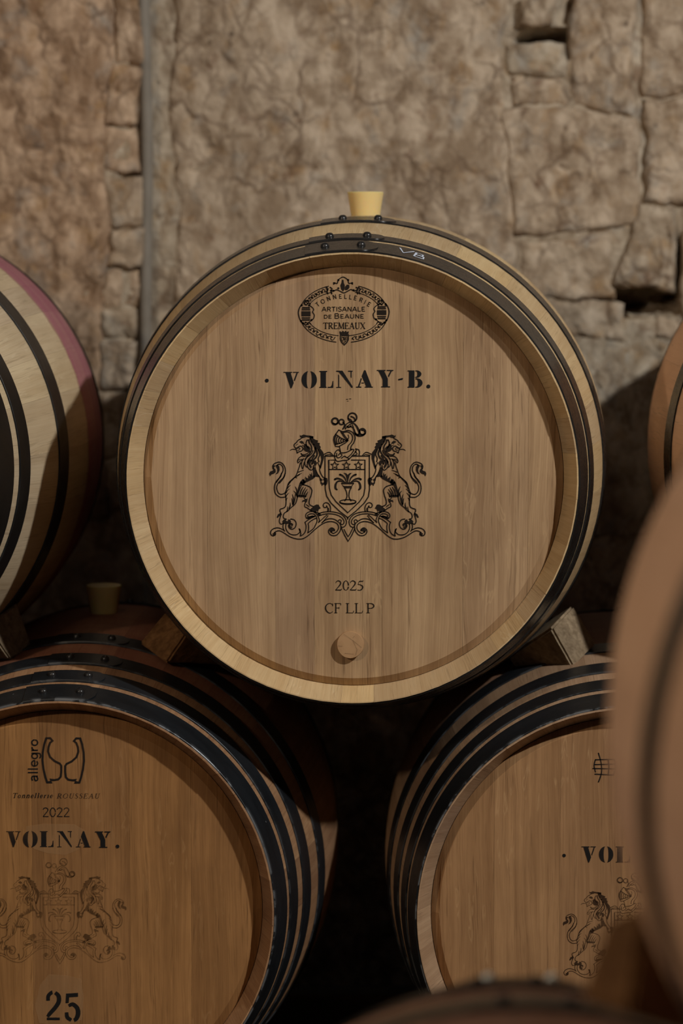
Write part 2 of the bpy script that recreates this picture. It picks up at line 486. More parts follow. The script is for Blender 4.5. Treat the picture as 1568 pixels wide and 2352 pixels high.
stone(1176, 793, 1500, 1010, -0.004, 0.15, -0.28)
stone(1503, 768, 1950, 1100, -0.002, 0.2, -0.2)
stone(1180, 1013, 1500, 1250, 0.0, 0.15, -0.25)
for k in range(6):                          # lower courses, mostly hidden behind the stack
    stone(-900 + k * 480, 1254 + (k % 2) * 6, -900 + k * 480 + 476, 1800, 0.0, 0.2, -0.1 * (k % 3))
    stone(-1000 + k * 500, 1804, -1000 + k * 500 + 496, 2340, 0.0, 0.2, -0.1 * ((k + 1) % 3))

def tube(name, x, y, z0, z1, r, mat):
    v = []; f = []; n = 20; m = 30
    for j in range(m + 1):
        z = z0 + (z1 - z0) * j / m
        dx = 0.0025 * math.sin(j * 0.9)
        for i in range(n):
            a = 2 * math.pi * i / n
            v.append((x + dx + r * math.cos(a), y + r * math.sin(a), z))
    for j in range(m):
        for i in range(n):
            f.append((j * n + i, j * n + (i + 1) % n, (j + 1) * n + (i + 1) % n, (j + 1) * n + i))
    f.append(tuple(range(n - 1, -1, -1))); f.append(tuple(range(m * n, m * n + n)))
    return link(name, mesh(name, v, f, 40), mat)
pp = at(338, 300, WY)
pipe = tube('wall_conduit', pp.x, WY - 0.022, -.004, 2.85, 0.0100, PIPE)
pipe['label'] = 'smooth grey vertical conduit running up the stone wall'
pipe['category'] = 'conduit'

def floor_slab():
    v = []; f = []; n = 40
    for j in range(n + 1):
        for i in range(n + 1):
            x = -2.6 + 5.4 * i / n; y = -2.0 + (WY + 2.2) * j / n
            v.append((x, y, -0.006 - 0.004 * (noise.noise((x * 4, y * 4, 0)) + 1)))
    for j in range(n):
        for i in range(n):
            a = j * (n + 1) + i; f.append((a, a + 1, a + n + 2, a + n + 1))
    o = link('floor', mesh('floor', v, f, 60), FLOOR); o['kind'] = 'structure'
floor_slab()

def box(name, x0, x1, y0, y1, z0, z1, mat, parent=None, bev=0.004):
    import bmesh
    bm = bmesh.new()
    bmesh.ops.create_cube(bm, size=1)
    for w in bm.verts:
        w.co = Vector(((x0 + x1) / 2 + w.co.x * (x1 - x0), (y0 + y1) / 2 + w.co.y * (y1 - y0), (z0 + z1) / 2 + w.co.z * (z1 - z0)))
    bmesh.ops.bevel(bm, geom=bm.edges[:], offset=bev, segments=2, affect='EDGES')
    me = bpy.data.meshes.new(name); bm.to_mesh(me); bm.free()
    return link(name, me, mat, parent)

# ------------------------------------------------------------------ flat print drawn as thin paint
class Art:
    def __init__(s, k=1.0): s.v = []; s.f = []; s.k = k
    def poly(s, pts):
        t = tessellate_polygon([[Vector((x, y, 0)) for x, y in pts]])
        b = len(s.v); s.v += [tuple(p) for p in pts]
        s.f += [(b + i, b + j, b + k) for i, j, k in t]
    def line(s, pts, w=2.5, smooth=True, closed=False, cap=True):
        """pts in px, w full width in px (number or one per point)"""
        ws = [q * s.k for q in w] if isinstance(w, (list, tuple)) else [w * s.k] * len(pts)
        P = [(x, y, q) for (x, y), q in zip(pts, ws)]
        if smooth and len(P) > 2:
            Q = []; n = len(P); rng = n if closed else n - 1
            for i in range(rng):
                p1, p2 = P[i], P[(i + 1) % n]
                p0 = P[i - 1] if (closed or i > 0) else p1
                p3 = P[(i + 2) % n] if (closed or i + 2 < n) else p2
                for k in range(4):
                    t = k / 4
                    Q.append(tuple(0.5 * (2 * b + (c - a) * t + (2 * a - 5 * b + 4 * c - d) * t * t + (3 * b - a - 3 * c + d) * t ** 3)
                                   for a, b, c, d in zip(p0, p1, p2, p3)))
            if not closed: Q.append(P[-1])
            P = Q
        n = len(P); b = len(s.v)
        for i in range(n):
            a = P[i - 1] if (closed or i > 0) else P[i]
            c = P[(i + 1) % n] if (closed or i < n - 1) else P[i]
            dx, dy = c[0] - a[0], c[1] - a[1]
            L = math.hypot(dx, dy) or 1
            k = 1.0
            if a is not P[i] and c is not P[i]:
                l1 = math.hypot(P[i][0] - a[0], P[i][1] - a[1]) or 1; l2 = math.hypot(c[0] - P[i][0], c[1] - P[i][1]) or 1
                cs = ((P[i][0] - a[0]) * (c[0] - P[i][0]) + (P[i][1] - a[1]) * (c[1] - P[i][1])) / l1 / l2
                k = min(1.6, 1 / max(0.3, math.sqrt(max(0.0, (1 + cs) / 2))))
            ox, oy = -dy / L * P[i][2] / 2 * k, dx / L * P[i][2] / 2 * k
            s.v += [(P[i][0] + ox, P[i][1] + oy), (P[i][0] - ox, P[i][1] - oy)]
        for i in range(n if closed else n - 1):
            j = (i + 1) % n
            s.f.append((b + 2 * i, b + 2 * i + 1, b + 2 * j + 1, b + 2 * j))
        if cap and not closed:
            for e in (0, n - 1): s.disc(P[e][0], P[e][1], P[e][2] / 2, 8)
    def disc(s, x, y, r, n=20, ry=None):
        ry = ry or r; b = len(s.v)
        s.v += [(x + r * math.cos(2 * math.pi * i / n), y + ry * math.sin(2 * math.pi * i / n)) for i in range(n)]
        s.f.append(tuple(range(b, b + n)))
    def ell(s, x, y, rx, ry, w, a0=0, a1=360, n=48):
        pts = [(x + rx * math.cos(math.radians(a0 + (a1 - a0) * i / n)), y + ry * math.sin(math.radians(a0 + (a1 - a0) * i / n))) for i in range(n + 1)]
        if abs(a1 - a0) >= 360: s.line(pts[:-1], w, False, True)
        else: s.line(pts, w, False)
    def merge(s, o, fn):
        b = len(s.v)
        s.v += [fn(x, y) for x, y in o.v]
        s.f += [tuple(b + i for i in q) for q in o.f]
    def build(s, name, mat, parent, conv):
        """conv: pixel -> local point on the surface it is painted on"""
        me = mesh(name, [conv(x, y) for x, y in s.v], s.f)
        return link(name, me, mat, parent)

def zoomer(ox, oy, k):
    return lambda *p: [(ox + x / k, oy + y / k) for x, y in p]

def crest(k=1.0):
    A = zoomer(590, 930, 7.467); B = zoomer(600, 1090, 7.84); Z = zoomer(590, 920, 3.8244)
    h = Art(k)                               # left half, mirrored afterwards
    L = lambda p, w=2.5, **k: h.line(p, w, **k)
    F = h.poly
    # lion: head
    L(A((775,560),(735,590),(700,610),(680,642),(650,665),(635,690),(645,720),(670,740),(700,725),(740,705),(775,720),(787,750),(775,780),(745,795),(715,805),(690,825),(685,800),(675,772),(668,750)), 2.4)
    L(A((690,748),(720,735),(738,750),(725,770),(700,775)), 1.6)
    L(A((655,762),(610,760),(582,770),(565,785)), [2.0,1.8,1.6,0.8])
    F(A((722,632),(765,612),(805,640),(775,668),(748,650)))
    L(A((668,690),(690,680),(700,665)), 1.2)
    F(A((735,512),(752,530),(800,506),(835,518),(875,524),(905,525),(968,538),(958,578),(905,562),(845,548),(795,566),(738,552)))
    F(A((895,535),(965,545),(968,580),(1000,595),(1048,612),(1035,645),(1078,655),(1070,692),(1094,718),(1085,748),(1132,806),(1150,850),(1146,920),(1124,1000),(1092,1096),(1066,1072),(1090,1000),(1102,930),(1085,850),(1060,785),(1025,748),(985,740),(1000,700),(955,680),(975,650),(935,640),(930,600),(905,570)))
    F(A((805,690),(850,664),(862,700),(885,705),(918,742),(905,795),(862,805),(822,792),(800,760)))
    L(A((862,600),(842,650),(850,700),(880,742)), 2.6)
    L(A((795,655),(815,675),(835,690)), 1.5); L(A((775,690),(795,700),(815,715)), 1.5)
    L(A((885,600),(898,650),(930,700),(938,760),(908,830),(870,880),(828,932)), 3.2)
    L(A((912,580),(938,640),(975,690),(1000,760),(980,830),(940,882),(892,930),(868,985)), 3.6)
    L(A((1000,740),(1032,830),(1010,900),(962,950),(945,1012)), 4.0)
    L(A((1050,770),(1075,850),(1050,920),(1062,975)), 2.6)
    L(A((960,780),(940,830),(895,872),(850,885)), 2.0)
    L(A((985,870),(950,920),(930,960)), 3.0)
    L(A((755,830),(782,852),(832,848),(882,818),(905,795)), 2.2)
    L(A((755,830),(775,868),(830,872),(880,850)), 1.8)
    L(A((825,880),(762,880),(716,915),(694,960),(706,992),(732,965),(770,948),(802,922)), 2.2)
    L(A((700,950),(735,935),(770,930)), 1.6)
    L(A((792,930),(765,990),(768,1060),(785,1094),(800,1040),(812,985)), 2.2)
    L(A((832,930),(820,990),(835,1050),(862,1068)), 2.2)
    F(A((870,960),(912,925),(934,960),(915,1010),(942,1060),(926,1094),(898,1055),(878,1010)))
    L(A((870,985),(860,1040),(890,1092),(930,1118),(962,1092),(968,1040)), 2.4)
    F(A((960,960),(1005,950),(1030,1000),(1012,1040),(985,1045)))
    L(A((1040,985),(1062,1030),(1075,1060)), 2.0)
    # chest, arm
    L(A((745,990),(730,1050),(705,1120),(685,1180),(655,1232),(600,1292),(555,1330)), 2.3)
    L(A((802,1118),(752,1135),(712,1152)), [1.0,1.8,2.2]); L(A((768,1168),(722,1195),(690,1218)), [1.0,1.8,2.2])
    L(A((660,1240),(682,1252)), 2.0)
    L(A((1088,1050),(1075,1110),(1095,1180),(1135,1240),(1172,1256)), 2.4)
    L(A((995,1055),(1008,1110),(1042,1190),(1078,1240),(1085,1295)), 2.0)
    F(A((962,1050),(1000,1085),(990,1110),(1022,1125),(1012,1145),(1038,1165),(1030,1185),(1066,1205),(1074,1240),(1010,1228),(968,1240),(958,1120)))
    F(A((1000,1235),(970,1195),(955,1230),(938,1150),(930,1200),(900,1175),(912,1250),(880,1200),(878,1268),(822,1228),(838,1300),(780,1268),(788,1336),(748,1305),(740,1350),(800,1352),(880,1310),(960,1270)))
    F(B((1035,25),(1062,60),(1098,85),(1095,110),(1078,125),(1098,150),(1128,140),(1132,110),(1108,92),(1122,72),(1140,55),(1185,62),(1196,105),(1186,165),(1152,210),(1134,178),(1112,182),(1090,208),(1084,180),(1066,160),(1062,110)))
    # back and standing leg
    L(B((690,-6),(650,20),(600,50),(540,100),(500,140),(480,180),(465,230),(445,290),(430,332),(440,400),(445,470),(440,550),(420,590),(380,610),(340,625),(335,660),(350,690),(345,712)), 2.5)
    for q in (((532,135),(505,155),(485,185)), ((528,190),(495,212),(470,250)), ((508,258),(470,285),(448,325)), ((496,328),(462,362),(444,392)), ((474,415),(452,440),(446,465))):
        L(B(*q), [0.8,2.2,2.6])
    F(B((348,690),(302,712),(276,772),(300,778),(325,745),(348,758),(372,718)))
    L(B((345,755),(330,800),(325,850),(350,890),(390,882)), 2.3)
    L(B((465,660),(420,690),(400,722),(395,762),(410,790),(445,800)), 2.3)
    F(B((375,850),(395,818),(430,800),(462,800),(440,822),(462,842),(480,830),(482,806),(520,812),(536,850),(522,882),(460,888),(395,885)))
    L(B((650,400),(640,450),(620,510),(590,550),(540,590),(490,642),(460,668)), 2.4)
    for q in (((558,355),(575,420),(580,480),(566,540)), ((612,345),(606,420),(590,500),(570,545)), ((546,425),(560,480),(562,520)), ((520,505),(520,560),(498,610)), ((474,575),(470,640),(460,662)), ((610,215),(632,262),(640,312),(634,370),(648,402)), ((582,292),(620,335),(632,370))):
        L(B(*q), [0.9] + [2.6] * (len(q) - 1))
    # tail
    L(B((362,-20),(345,40),(290,95),(250,160),(236,230),(242,300),(265,355),(310,393),(360,410),(440,402)), 2.4)
    L(B((428,-20),(400,50),(340,110),(300,160),(278,220),(284,280),(308,330),(350,355),(400,345),(438,325)), 2.4)
    L(A((423,1175),(448,1120),(440,1060),(405,1022),(372,1015),(350,1035)), 2.4)
    L(A((484,1175),(487,1110),(470,1050),(430,1000),(380,980),(330,992),(292,1012),(270,1050),(278,1098)), 2.4)
    L(A((424,1170),(405,1215),(360,1290),(330,1330)), 2.4); L(A((484,1170),(468,1230),(430,1290),(385,1340)), 2.4)
    F(A((270,1050),(300,1030),(312,1048),(292,1080),(318,1110),(322,1150),(290,1178),(245,1192),(225,1225),(210,1180),(225,1142),(268,1128),(285,1105)))
    F(A((318,1040),(352,1015),(384,1060),(388,1120),(362,1172),(318,1194),(345,1150),(348,1100)))
    # raised leg
    L(B((735,175),(790,190),(850,210),(890,240),(910,282),(905,330),(890,390),(870,440),(860,500),(870,540),(900,560),(935,575)), 2.5)
    for q in (((725,200),(692,260),(668,320),(655,385)), ((756,222),(715,290),(692,380)), ((796,234),(752,310),(728,385)), ((824,262),(782,330),(762,385)), ((838,312),(808,360),(796,400))):
        L(B(*q), [1.2] + [3.0] * (len(q) - 1))
    F(B((648,362),(802,376),(804,402),(720,408),(652,402)))
    F(B((745,75),(735,120),(780,62),(770,115),(800,128),(780,165),(765,190),(720,195),(702,212),(680,262),(656,342),(640,338),(660,250),(690,150)))
    L(B((768,405),(778,432),(800,445)), 1.8)
    F(B((732,500),(742,464),(788,450),(832,425),(826,470),(812,500),(790,488),(762,482)))
    L(B((800,492),(780,540),(785,580),(830,602),(880,640),(912,658)), 2.4)
    L(B((810,538),(832,562)), 1.8); L(B((838,556),(862,582)), 1.8)
    F(B((870,640),(890,615),(920,590),(950,560),(990,538),(1032,542),(1050,580),(1070,605),(1035,625),(1015,680),(1000,640),(985,690),(950,690),(935,660),(905,655)))
    # scrollwork
    L(B((1040,695),(1000,682),(950,670),(890,665),(840,680),(805,710),(798,750),(815,785),(842,790),(870,768),(900,750),(930,745)), 2.3)
    F(B((815,785),(832,742),(870,752),(905,738),(945,742),(975,760),(920,778),(850,800)))
    L(B((830,735),(870,710),(920,705),(960,720),(990,760),(1002,810),(1000,850),(970,920),(930,980),(838,1048)), 2.3)
    L(B((838,1048),(850,980),(850,920),(845,880),(890,838),(950,800),(985,788)), 2.3)
    L(B((785,860),(802,905),(805,960),(790,1030),(750,1080),(705,1105)), 2.3)
    L(B((785,860),(850,810),(920,770),(960,745)), 2.3)
    L(B((955,675),(1000,715),(1030,770),(1046,820),(1033,862)), 2.3)
    L(B((1033,862),(1090,808),(1140,760),(1180,728)), 2.0); L(B((1090,870),(1150,805),(1200,740)), 2.0)
    L(B((1020,712),(1080,685),(1160,670),(1250,668),(1340,680),(1430,710),(1490,760),(1522,810),(1532,860),(1512,920),(1470,948),(1440,940)), 2.3)
    L(B((1040,742),(1120,715),(1230,705),(1340,720),(1420,755),(1470,800),(1490,850),(1475,890),(1442,900),(1428,870),(1440,830),(1410,812),(1385,830)), 2.3)
    F(B((1010,700),(1060,692),(1075,725),(1030,745)))
    L(B((1242,662),(1246,600),(1230,550),(1200,515),(1160,505),(1125,525),(1114,560),(1135,592),(1165,590),(1178,568)), 2.3)
    L(B((1195,662),(1196,615),(1186,582),(1172,560)), 2.0); L(B((1215,650),(1212,600)), 1.4)
    L(B((405,1002),(350,972),(290,958),(230,970),(185,1000),(165,1045),(178,1085),(215,1102),(250,1086),(256,1056),(235,1044)), 2.4)
    F(B((200,1060),(250,1045),(256,1085),(215,1104)))
    L(B((240,1040),(290,1015),(340,1015),(400,1045),(470,1092),(540,1130),(620,1155),(690,1162),(760,1150),(840,1100),(920,1030),(1000,960),(1080,900),(1160,860),(1240,845),(1310,855),(1370,890),(1392,950),(1370,1010),(1320,1050),(1285,1055),(1255,1025)), 2.4)
    L(B((1090,868),(1150,820),(1220,795),(1300,800),(1370,840),(1420,890),(1432,960),(1410,1030),(1360,1085),(1300,1100),(1240,1080),(1210,1030),(1222,985),(1265,958),(1310,980),(1318,1012)), 2.4)
    F(B((1222,1000),(1265,962),(1312,985),(1312,1015),(1275,1025),(1250,1050)))
    L(B((400,880),(390,930),(400,985),(420,1018)), 2.3)
    L(B((445,890),(440,960),(465,1020),(510,1065),(570,1085),(640,1080),(682,1048),(700,1020),(680,975)), 2.3)
    F(B((672,972),(700,975),(712,1020),(722,1075),(690,1120),(700,1060)))
    L(B((530,800),(590,815),(626,870),(615,940),(570,980),(520,975),(490,930),(502,890),(540,880),(562,902),(545,925)), 2.4)
    F(B((490,930),(505,892),(545,880),(560,905),(525,905),(530,940),(565,945),(530,975)))
    # small foot of the mantling beside the helmet
    L(Z((592,470),(625,455),(645,458),(668,482)), 2.2); L(Z((600,480),(640,472),(655,482)), 1.6)
    c = Art(k)
    MX = 798.4
    c.merge(h, lambda x, y: (x, y))
    c.merge(h, lambda x, y: (2 * MX - x, y))
    # shield
    c.line(Z((597,487),(597,700),(600,780),(612,840),(650,900),(720,968),(797,1028),(872,968),(942,900),(978,845),(988,780),(987,700),(987,487)), 2.6, smooth=False)
    c.line(Z((597,487),(700,487)), 2.6); c.line(Z((838,487),(987,487)), 2.6)
    c.line(Z((690,522),(630,522),(632,700),(636,770),(652,830),(692,886),(740,932),(797,985),(850,936),(902,886),(938,830),(948,770),(948,700),(948,522),(830,522)), 2.4, smooth=False)
    c.line(Z((632,605),(948,605)), 2.4)
    for sx in (683, 785, 890):
        p = []
        for i in range(10):
            r = 36 if i % 2 == 0 else 15
            a = -math.pi / 2 + i * math.pi / 5
            p.append((sx + r * math.cos(a), 569 + r * math.sin(a)))
        c.line(Z(*p), 2.3, smooth=False, closed=True)
    # fountain
    c.line(Z((740,727),(852,727),(830,755),(762,755)), 2.4, smooth=False, closed=True)
    c.line(Z((768,765),(785,800),(790,845),(772,880)), 2.4); c.line(Z((828,765),(812,800),(808,845),(826,880)), 2.4)
    c.line(Z((766,766),(830,766)), 2.0)
    zz = Z((798, 888))[0]
    c.ell(zz[0], zz[1], 18.6, 4.6, 2.3); c.ell(zz[0], zz[1] + 1.2, 18.4, 4.8, 2.6, 10, 170)
    c.poly(Z((760,633),(785,640),(796,652),(808,640),(834,633),(813,657),(804,690),(800,722),(793,722),(788,690),(780,657)))
    for q, w in ((((786,720),(772,682),(748,658),(728,650)), [1.5,3,4,4.4]), (((776,720),(742,694),(706,684),(684,692)), [1.5,3,4.2,4.6]), (((764,716),(730,706),(704,714),(690,742),(690,770),(702,782)), [1.5,3,3.6,4.6,4.6,3.4])):
        c.line(Z(*q), w); c.line(Z(*[(1596 - x, y) for x, y in q]), w)
    # helmet
    c.line(Z((718,258),(694,292),(676,318),(672,348),(680,378),(690,402),(718,404),(782,368),(800,350)), 2.5, smooth=False)
    c.line(Z((690,296),(738,330),(792,352)), 3.0, smooth=False)
    for q in (((690,312),(682,345),(692,385)), ((704,320),(697,348),(706,382)), ((722,330),(716,352),(724,376)), ((740,340),(736,355),(742,370)), ((758,347),(756,358))):
        c.line(Z(*q), 2.6)
    c.line(Z((690,384),(740,372),(785,352)), 2.4)
    c.disc(*Z((790, 350))[0], 3.0)
    c.line(Z((718,258),(755,272),(800,262),(842,282),(862,322),(852,366),(828,400),(822,428)), 2.5)
    c.line(Z((742,285),(790,275),(826,292),(840,326),(828,366),(802,396),(796,430)), 2.3)
    c.line(Z((736,272),(768,322),(796,345)), 2.4); c.line(Z((756,285),(780,320),(800,340)), 1.8); c.line(Z((800,300),(806,322),(800,338)), 1.6)
    c.line(Z((724,405),(732,440),(738,458),(782,455),(830,432)), 2.4)
    c.line(Z((732,452),(716,432),(694,445),(680,478),(690,520),(712,534),(752,526),(800,520),(842,478),(872,440),(866,425),(892,432),(900,452),(896,478)), 2.4)
    c.line(Z((700,462),(704,500),(728,498),(746,478),(728,464),(716,480)), 2.3)
    c.line(Z((742,506),(770,488),(792,500),(828,470),(850,432),(824,428)), 2.4); c.line(Z((862,445),(880,470),(850,482)), 2.0)
    c.line(Z((790,500),(810,512),(800,520)), 2.0)
    # plumes
    def blob(x, y, r, w): zx, zy = Z((x, y))[0]; c.ell(zx, zy, r / 3.8244, r / 3.8244 * 1.02, w, n=20)
    blob(685, 182, 27, 4.2); blob(742, 188, 22, 3.4); blob(838, 148, 38, 3.6); blob(926, 274, 26, 4.0)
    c.line(Z((668,198),(690,206),(708,196)), 3.0); c.line(Z((825,140),(850,150),(862,175)), 3.2); c.line(Z((800,160),(822,165),(832,182)), 2.4)
    c.line(Z((755,250),(770,215),(756,190)), 3.2); c.line(Z((776,250),(776,220),(800,196),(830,190)), 2.4)
    c.line(Z((786,240),(812,212),(846,200),(872,222),(890,256),(900,285),(880,305),(862,290)), [2.4,2.6,3,4,5,5,4,3])
    c.line(Z((800,235),(830,230),(850,250),(862,285),(890,308),(930,304),(952,288)), [2.2,2.6,3.4,4.4,5,4.6,3])
    c.line(Z((790,225),(806,235),(824,222)), 3.0); c.line(Z((920,262),(938,262),(944,276)), 2.4); c.line(Z((838,214),(848,236)), 2.2)
    # pendant
    c.line(Z((742,1120),(768,1180),(800,1236),(832,1184),(860,1122)), 2.4, smooth=False)
    c.line(Z((765,1132),(784,1170),(800,1196),(818,1170),(842,1120)), 2.2, smooth=False)
    c.line(Z((797,1028),(797,1040)), 3.0)
    return c
CREST, CREST_THIN = crest(), crest(0.7)

# ---- lettering -----------------------------------------------------------
def arc(cx, cy, rx, ry, a0, a1, n=12):
    return [(cx + rx * math.cos(math.radians(a0 + (a1 - a0) * i / n)), cy + ry * math.sin(math.radians(a0 + (a1 - a0) * i / n))) for i in range(n + 1)]

def half_moon(cx, top, bot, rx, rin, side):
    cy, ry = (top + bot) / 2, (top - bot) / 2
    o = [(cx + side * rx * math.sin(math.pi * i / 16), cy + ry * math.cos(math.pi * i / 16)) for i in range(17)]
    i_ = [(cx + side * (0.03 + (rin - 0.03) * math.sin(math.pi * i / 16)), cy + ry * 0.985 * math.cos(math.pi * i / 16)) for i in range(16, -1, -1)]
    return [(x + side * 0.03, y) for x, y in o] + [(x + side * 0.03, y) for x, y in i_]

STENCIL = {   # polygons in a unit box, y up
 'V': [[(0,1),(.56,1),(.56,.95),(.47,.94),(.67,.33),(.53,0),(.46,0),(.13,.95),(0,.95)], [(.62,1),(1,1),(1,.95),(.93,.94),(.73,.42),(.68,.50),(.85,.95),(.62,.95)]],
 'O': [half_moon(.5,1,0,.47,.14,-1), half_moon(.5,1,0,.47,.14,1)],
 'L': [[(0,1),(.56,1),(.56,.95),(.47,.94),(.47,.06),(.52,.05),(.52,0),(0,0),(0,.05),(.09,.06),(.09,.94),(0,.95)], [(.6,0),(1,0),(1,.40),(.95,.40),(.90,.17),(.80,.06),(.6,.05)]],
 'N': [[(0,1),(.38,1),(1,.08),(1,0),(.94,0),(.15,.93),(0,.95)], [(.72,1),(1,1),(1,.95),(.94,.94),(.94,.56),(.88,.64),(.88,.94),(.72,.95)], [(0,0),(.30,0),(.30,.04),(.18,.05),(.18,.72),(.12,.80),(.12,.05),(0,.04)]],
 'A': [[(.48,1),(.56,1),(.93,.05),(1,.05),(1,0),(.52,0),(.52,.05),(.60,.06),(.34,.66)], [(0,0),(.32,0),(.32,.05),(.20,.06),(.34,.50),(.30,.56),(.12,.06),(0,.05)], [(.32,.24),(.47,.24),(.47,.29),(.32,.29)]],
 'Y': [[(0,1),(.52,1),(.52,.95),(.44,.94),(.66,.50),(.66,.06),(.80,.05),(.80,0),(.26,0),(.26,.05),(.36,.06),(.36,.44),(.10,.94),(0,.95)], [(.60,1),(1,1),(1,.95),(.90,.93),(.72,.58),(.67,.66),(.82,.94),(.60,.95)]],
 'B': [[(0,1),(.46,1),(.46,0),(0,0),(0,.05),(.09,.06),(.09,.94),(0,.95)],
       [(.52,1)] + arc(.62,.79,.30,.21,90,-90) + [(.52,.58),(.52,.63)] + arc(.58,.79,.08,.16,-90,90) + [(.52,.95)],
       [(.52,.54)] + arc(.62,.27,.38,.27,90,-90) + [(.52,0),(.52,.05)] + arc(.60,.27,.10,.21,-90,90) + [(.52,.49)]],
 '-': [[(0,.45),(.06,.50),(.9,.56),(1,.53),(.94,.46),(.1,.42)]],
}
def put_stencil(a, ch, x0, y0, x1, y1):
    for p in STENCIL[ch]:
        a.poly([(x0 + (x1 - x0) * x, y1 + (y0 - y1) * y) for x, y in p])

# stroke letters in an em box: (width, [(points, width-in-em), ...]); T thick, t thin
T_, t_ = 0.135, 0.055
def serif(x, y, w=0.13): return ([(x - w, y), (x + w, y)], t_)
SER = {
 'T': (.80, [([(.4,0),(.4,1)],T_), ([(.05,.97),(.75,.97)],t_), ([(.06,.97),(.05,.78)],t_), ([(.74,.97),(.75,.78)],t_), serif(.4,.02,.15)]),
 'R': (.82, [([(.17,0),(.17,1)],T_), serif(.17,.02), serif(.15,.98,.1), (arc(.36,.74,.24,.24,90,-90,8),[t_,.08,.11,T_,T_,T_,.11,.08,t_]), ([(.17,.98),(.36,.98)],t_), ([(.17,.50),(.36,.50)],t_), ([(.38,.50),(.68,.03)],T_), serif(.74,.02,.07)]),
 'E': (.74, [([(.17,0),(.17,1)],T_), ([(.05,.98),(.64,.98)],t_), ([(.05,.02),(.68,.02)],t_), ([(.17,.52),(.48,.52)],t_), ([(.64,.98),(.64,.80)],t_), ([(.68,.02),(.68,.22)],t_), ([(.48,.40),(.48,.64)],t_)]),
 'M': (1.0, [([(.15,0),(.15,1)],t_), ([(.85,0),(.85,1)],T_), ([(.17,1),(.50,.04)],T_), ([(.83,1),(.50,.04)],t_), serif(.15,.02), serif(.85,.02), serif(.10,.98,.08), serif(.88,.98,.08)]),
 'A': (.86, [([(.42,1),(.74,.02)],T_), ([(.42,.98),(.12,.02)],t_), ([(.22,.36),(.62,.36)],t_), serif(.12,.02,.11), serif(.74,.02,.12)]),
 'U': (.84, [([(.20,1),(.20,.30),(.28,.09),(.44,.02),(.60,.09),(.68,.30),(.68,1)],[T_,T_,.11,.08,t_,t_,t_]), serif(.20,.98,.14), serif(.68,.98,.12)]),
 'X': (.84, [([(.14,1),(.72,0)],T_), ([(.72,1),(.14,0)],t_), serif(.14,.98,.12), serif(.72,.98,.10), serif(.14,.02,.10), serif(.72,.02,.12)]),
 'O': (.90, [(arc(.45,.5,.36,.48,0,345,22),[T_,.12,.09,.07,t_,t_,t_,.07,.09,.11,T_,T_,T_,.11,.09,.07,t_,t_,t_,.07,.09,.11,.125])]),
 'S': (.62, [([(.50,.80),(.44,.94),(.30,.99),(.15,.92),(.12,.76),(.24,.60),(.42,.45),(.52,.28),(.46,.08),(.30,.01),(.14,.07),(.09,.24)],[t_,t_,.06,.08,.11,T_,T_,.12,.09,.06,t_,t_])]),
 'C': (.84, [([(.74,.72),(.68,.90),(.48,.99),(.26,.91),(.12,.70),(.10,.46),(.18,.22),(.36,.04),(.56,.01),(.74,.16)],[t_,t_,t_,.08,.11,T_,.12,.09,.06,t_]), ([(.74,.70),(.74,.98)],t_)]),
 'F': (.68, [([(.17,0),(.17,1)],.12), ([(.05,.98),(.62,.98)],t_), ([(.17,.52),(.46,.52)],t_), ([(.62,.98),(.62,.80)],t_), ([(.46,.42),(.46,.62)],t_), serif(.17,.02,.14)]),
 'L': (.74, [([(.17,0),(.17,1)],.12), serif(.17,.98,.14), ([(.04,.02),(.64,.02)],t_), ([(.64,.02),(.70,.24)],t_)]),
 'P': (.70, [([(.17,0),(.17,1)],.12), serif(.17,.02,.14), ([(.04,.98),(.36,.98)],t_), (arc(.34,.73,.27,.25,90,-90,8),[t_,.08,.10,.12,.12,.12,.10,.08,t_]), ([(.17,.48),(.34,.48)],t_)]),
 '2': (.60, [([(.07,.76),(.13,.91),(.27,.98),(.42,.90),(.47,.74),(.40,.54),(.24,.30),(.06,.05)],[t_,.07,.09,.11,.12,.11,.08,.06]), ([(.05,.04),(.50,.04),(.57,.17)],[.09,.09,.05])]),
 '0': (.60, [(arc(.30,.5,.21,.48,0,345,22),[.12,.11,.09,.07,t_,t_,t_,.07,.09,.11,.12,.12,.12,.11,.09,.07,t_,t_,t_,.07,.09,.11,.12])]),
 '5': (.60, [([(.54,1.0),(.48,.93),(.20,.93)],[.05,.09,.09]), ([(.20,.93),(.10,.62)],t_), ([(.10,.60),(.28,.58),(.44,.46),(.48,.28),(.38,.08),(.20,.01),(.06,.05)],[t_,.08,.12,.12,.10,.07,.08])]),
 'o': (.56, [(arc(.28,.31,.20,.30,0,345,16),[.12,.10,.07,t_,t_,.07,.10,.12,.12,.12,.10,.07,t_,t_,.07,.10,.12])]),
 'n': (.64, [([(.14,0),(.14,.62)],.12), ([(.14,.42),(.26,.58),(.40,.60),(.48,.46),(.48,0)],[t_,.08,.11,.12,.12]), serif(.14,.02,.11), serif(.48,.02,.11)]),
 'e': (.52, [([(.08,.33),(.44,.35),(.40,.54),(.26,.61),(.12,.50),(.08,.30),(.16,.08),(.30,.01),(.45,.13)],[t_,t_,.06,.07,.11,.12,.10,.07,t_])]),
 'l': (.34, [([(.16,0),(.16,1)],.12), serif(.16,.02,.11), ([(.04,.97),(.16,.98)],t_)]),
 'r': (.46, [([(.14,0),(.14,.62)],.12), ([(.14,.40),(.24,.56),(.38,.58)],[t_,.08,.11]), serif(.14,.02,.11)]),
 'i': (.34, [([(.16,0),(.16,.62)],.12), serif(.16,.02,.11), ([(.155,.86),(.165,.87)],.14), ([(.04,.60),(.16,.61)],t_)]),
 ' ': (.34, []),
}
S_ = 0.13
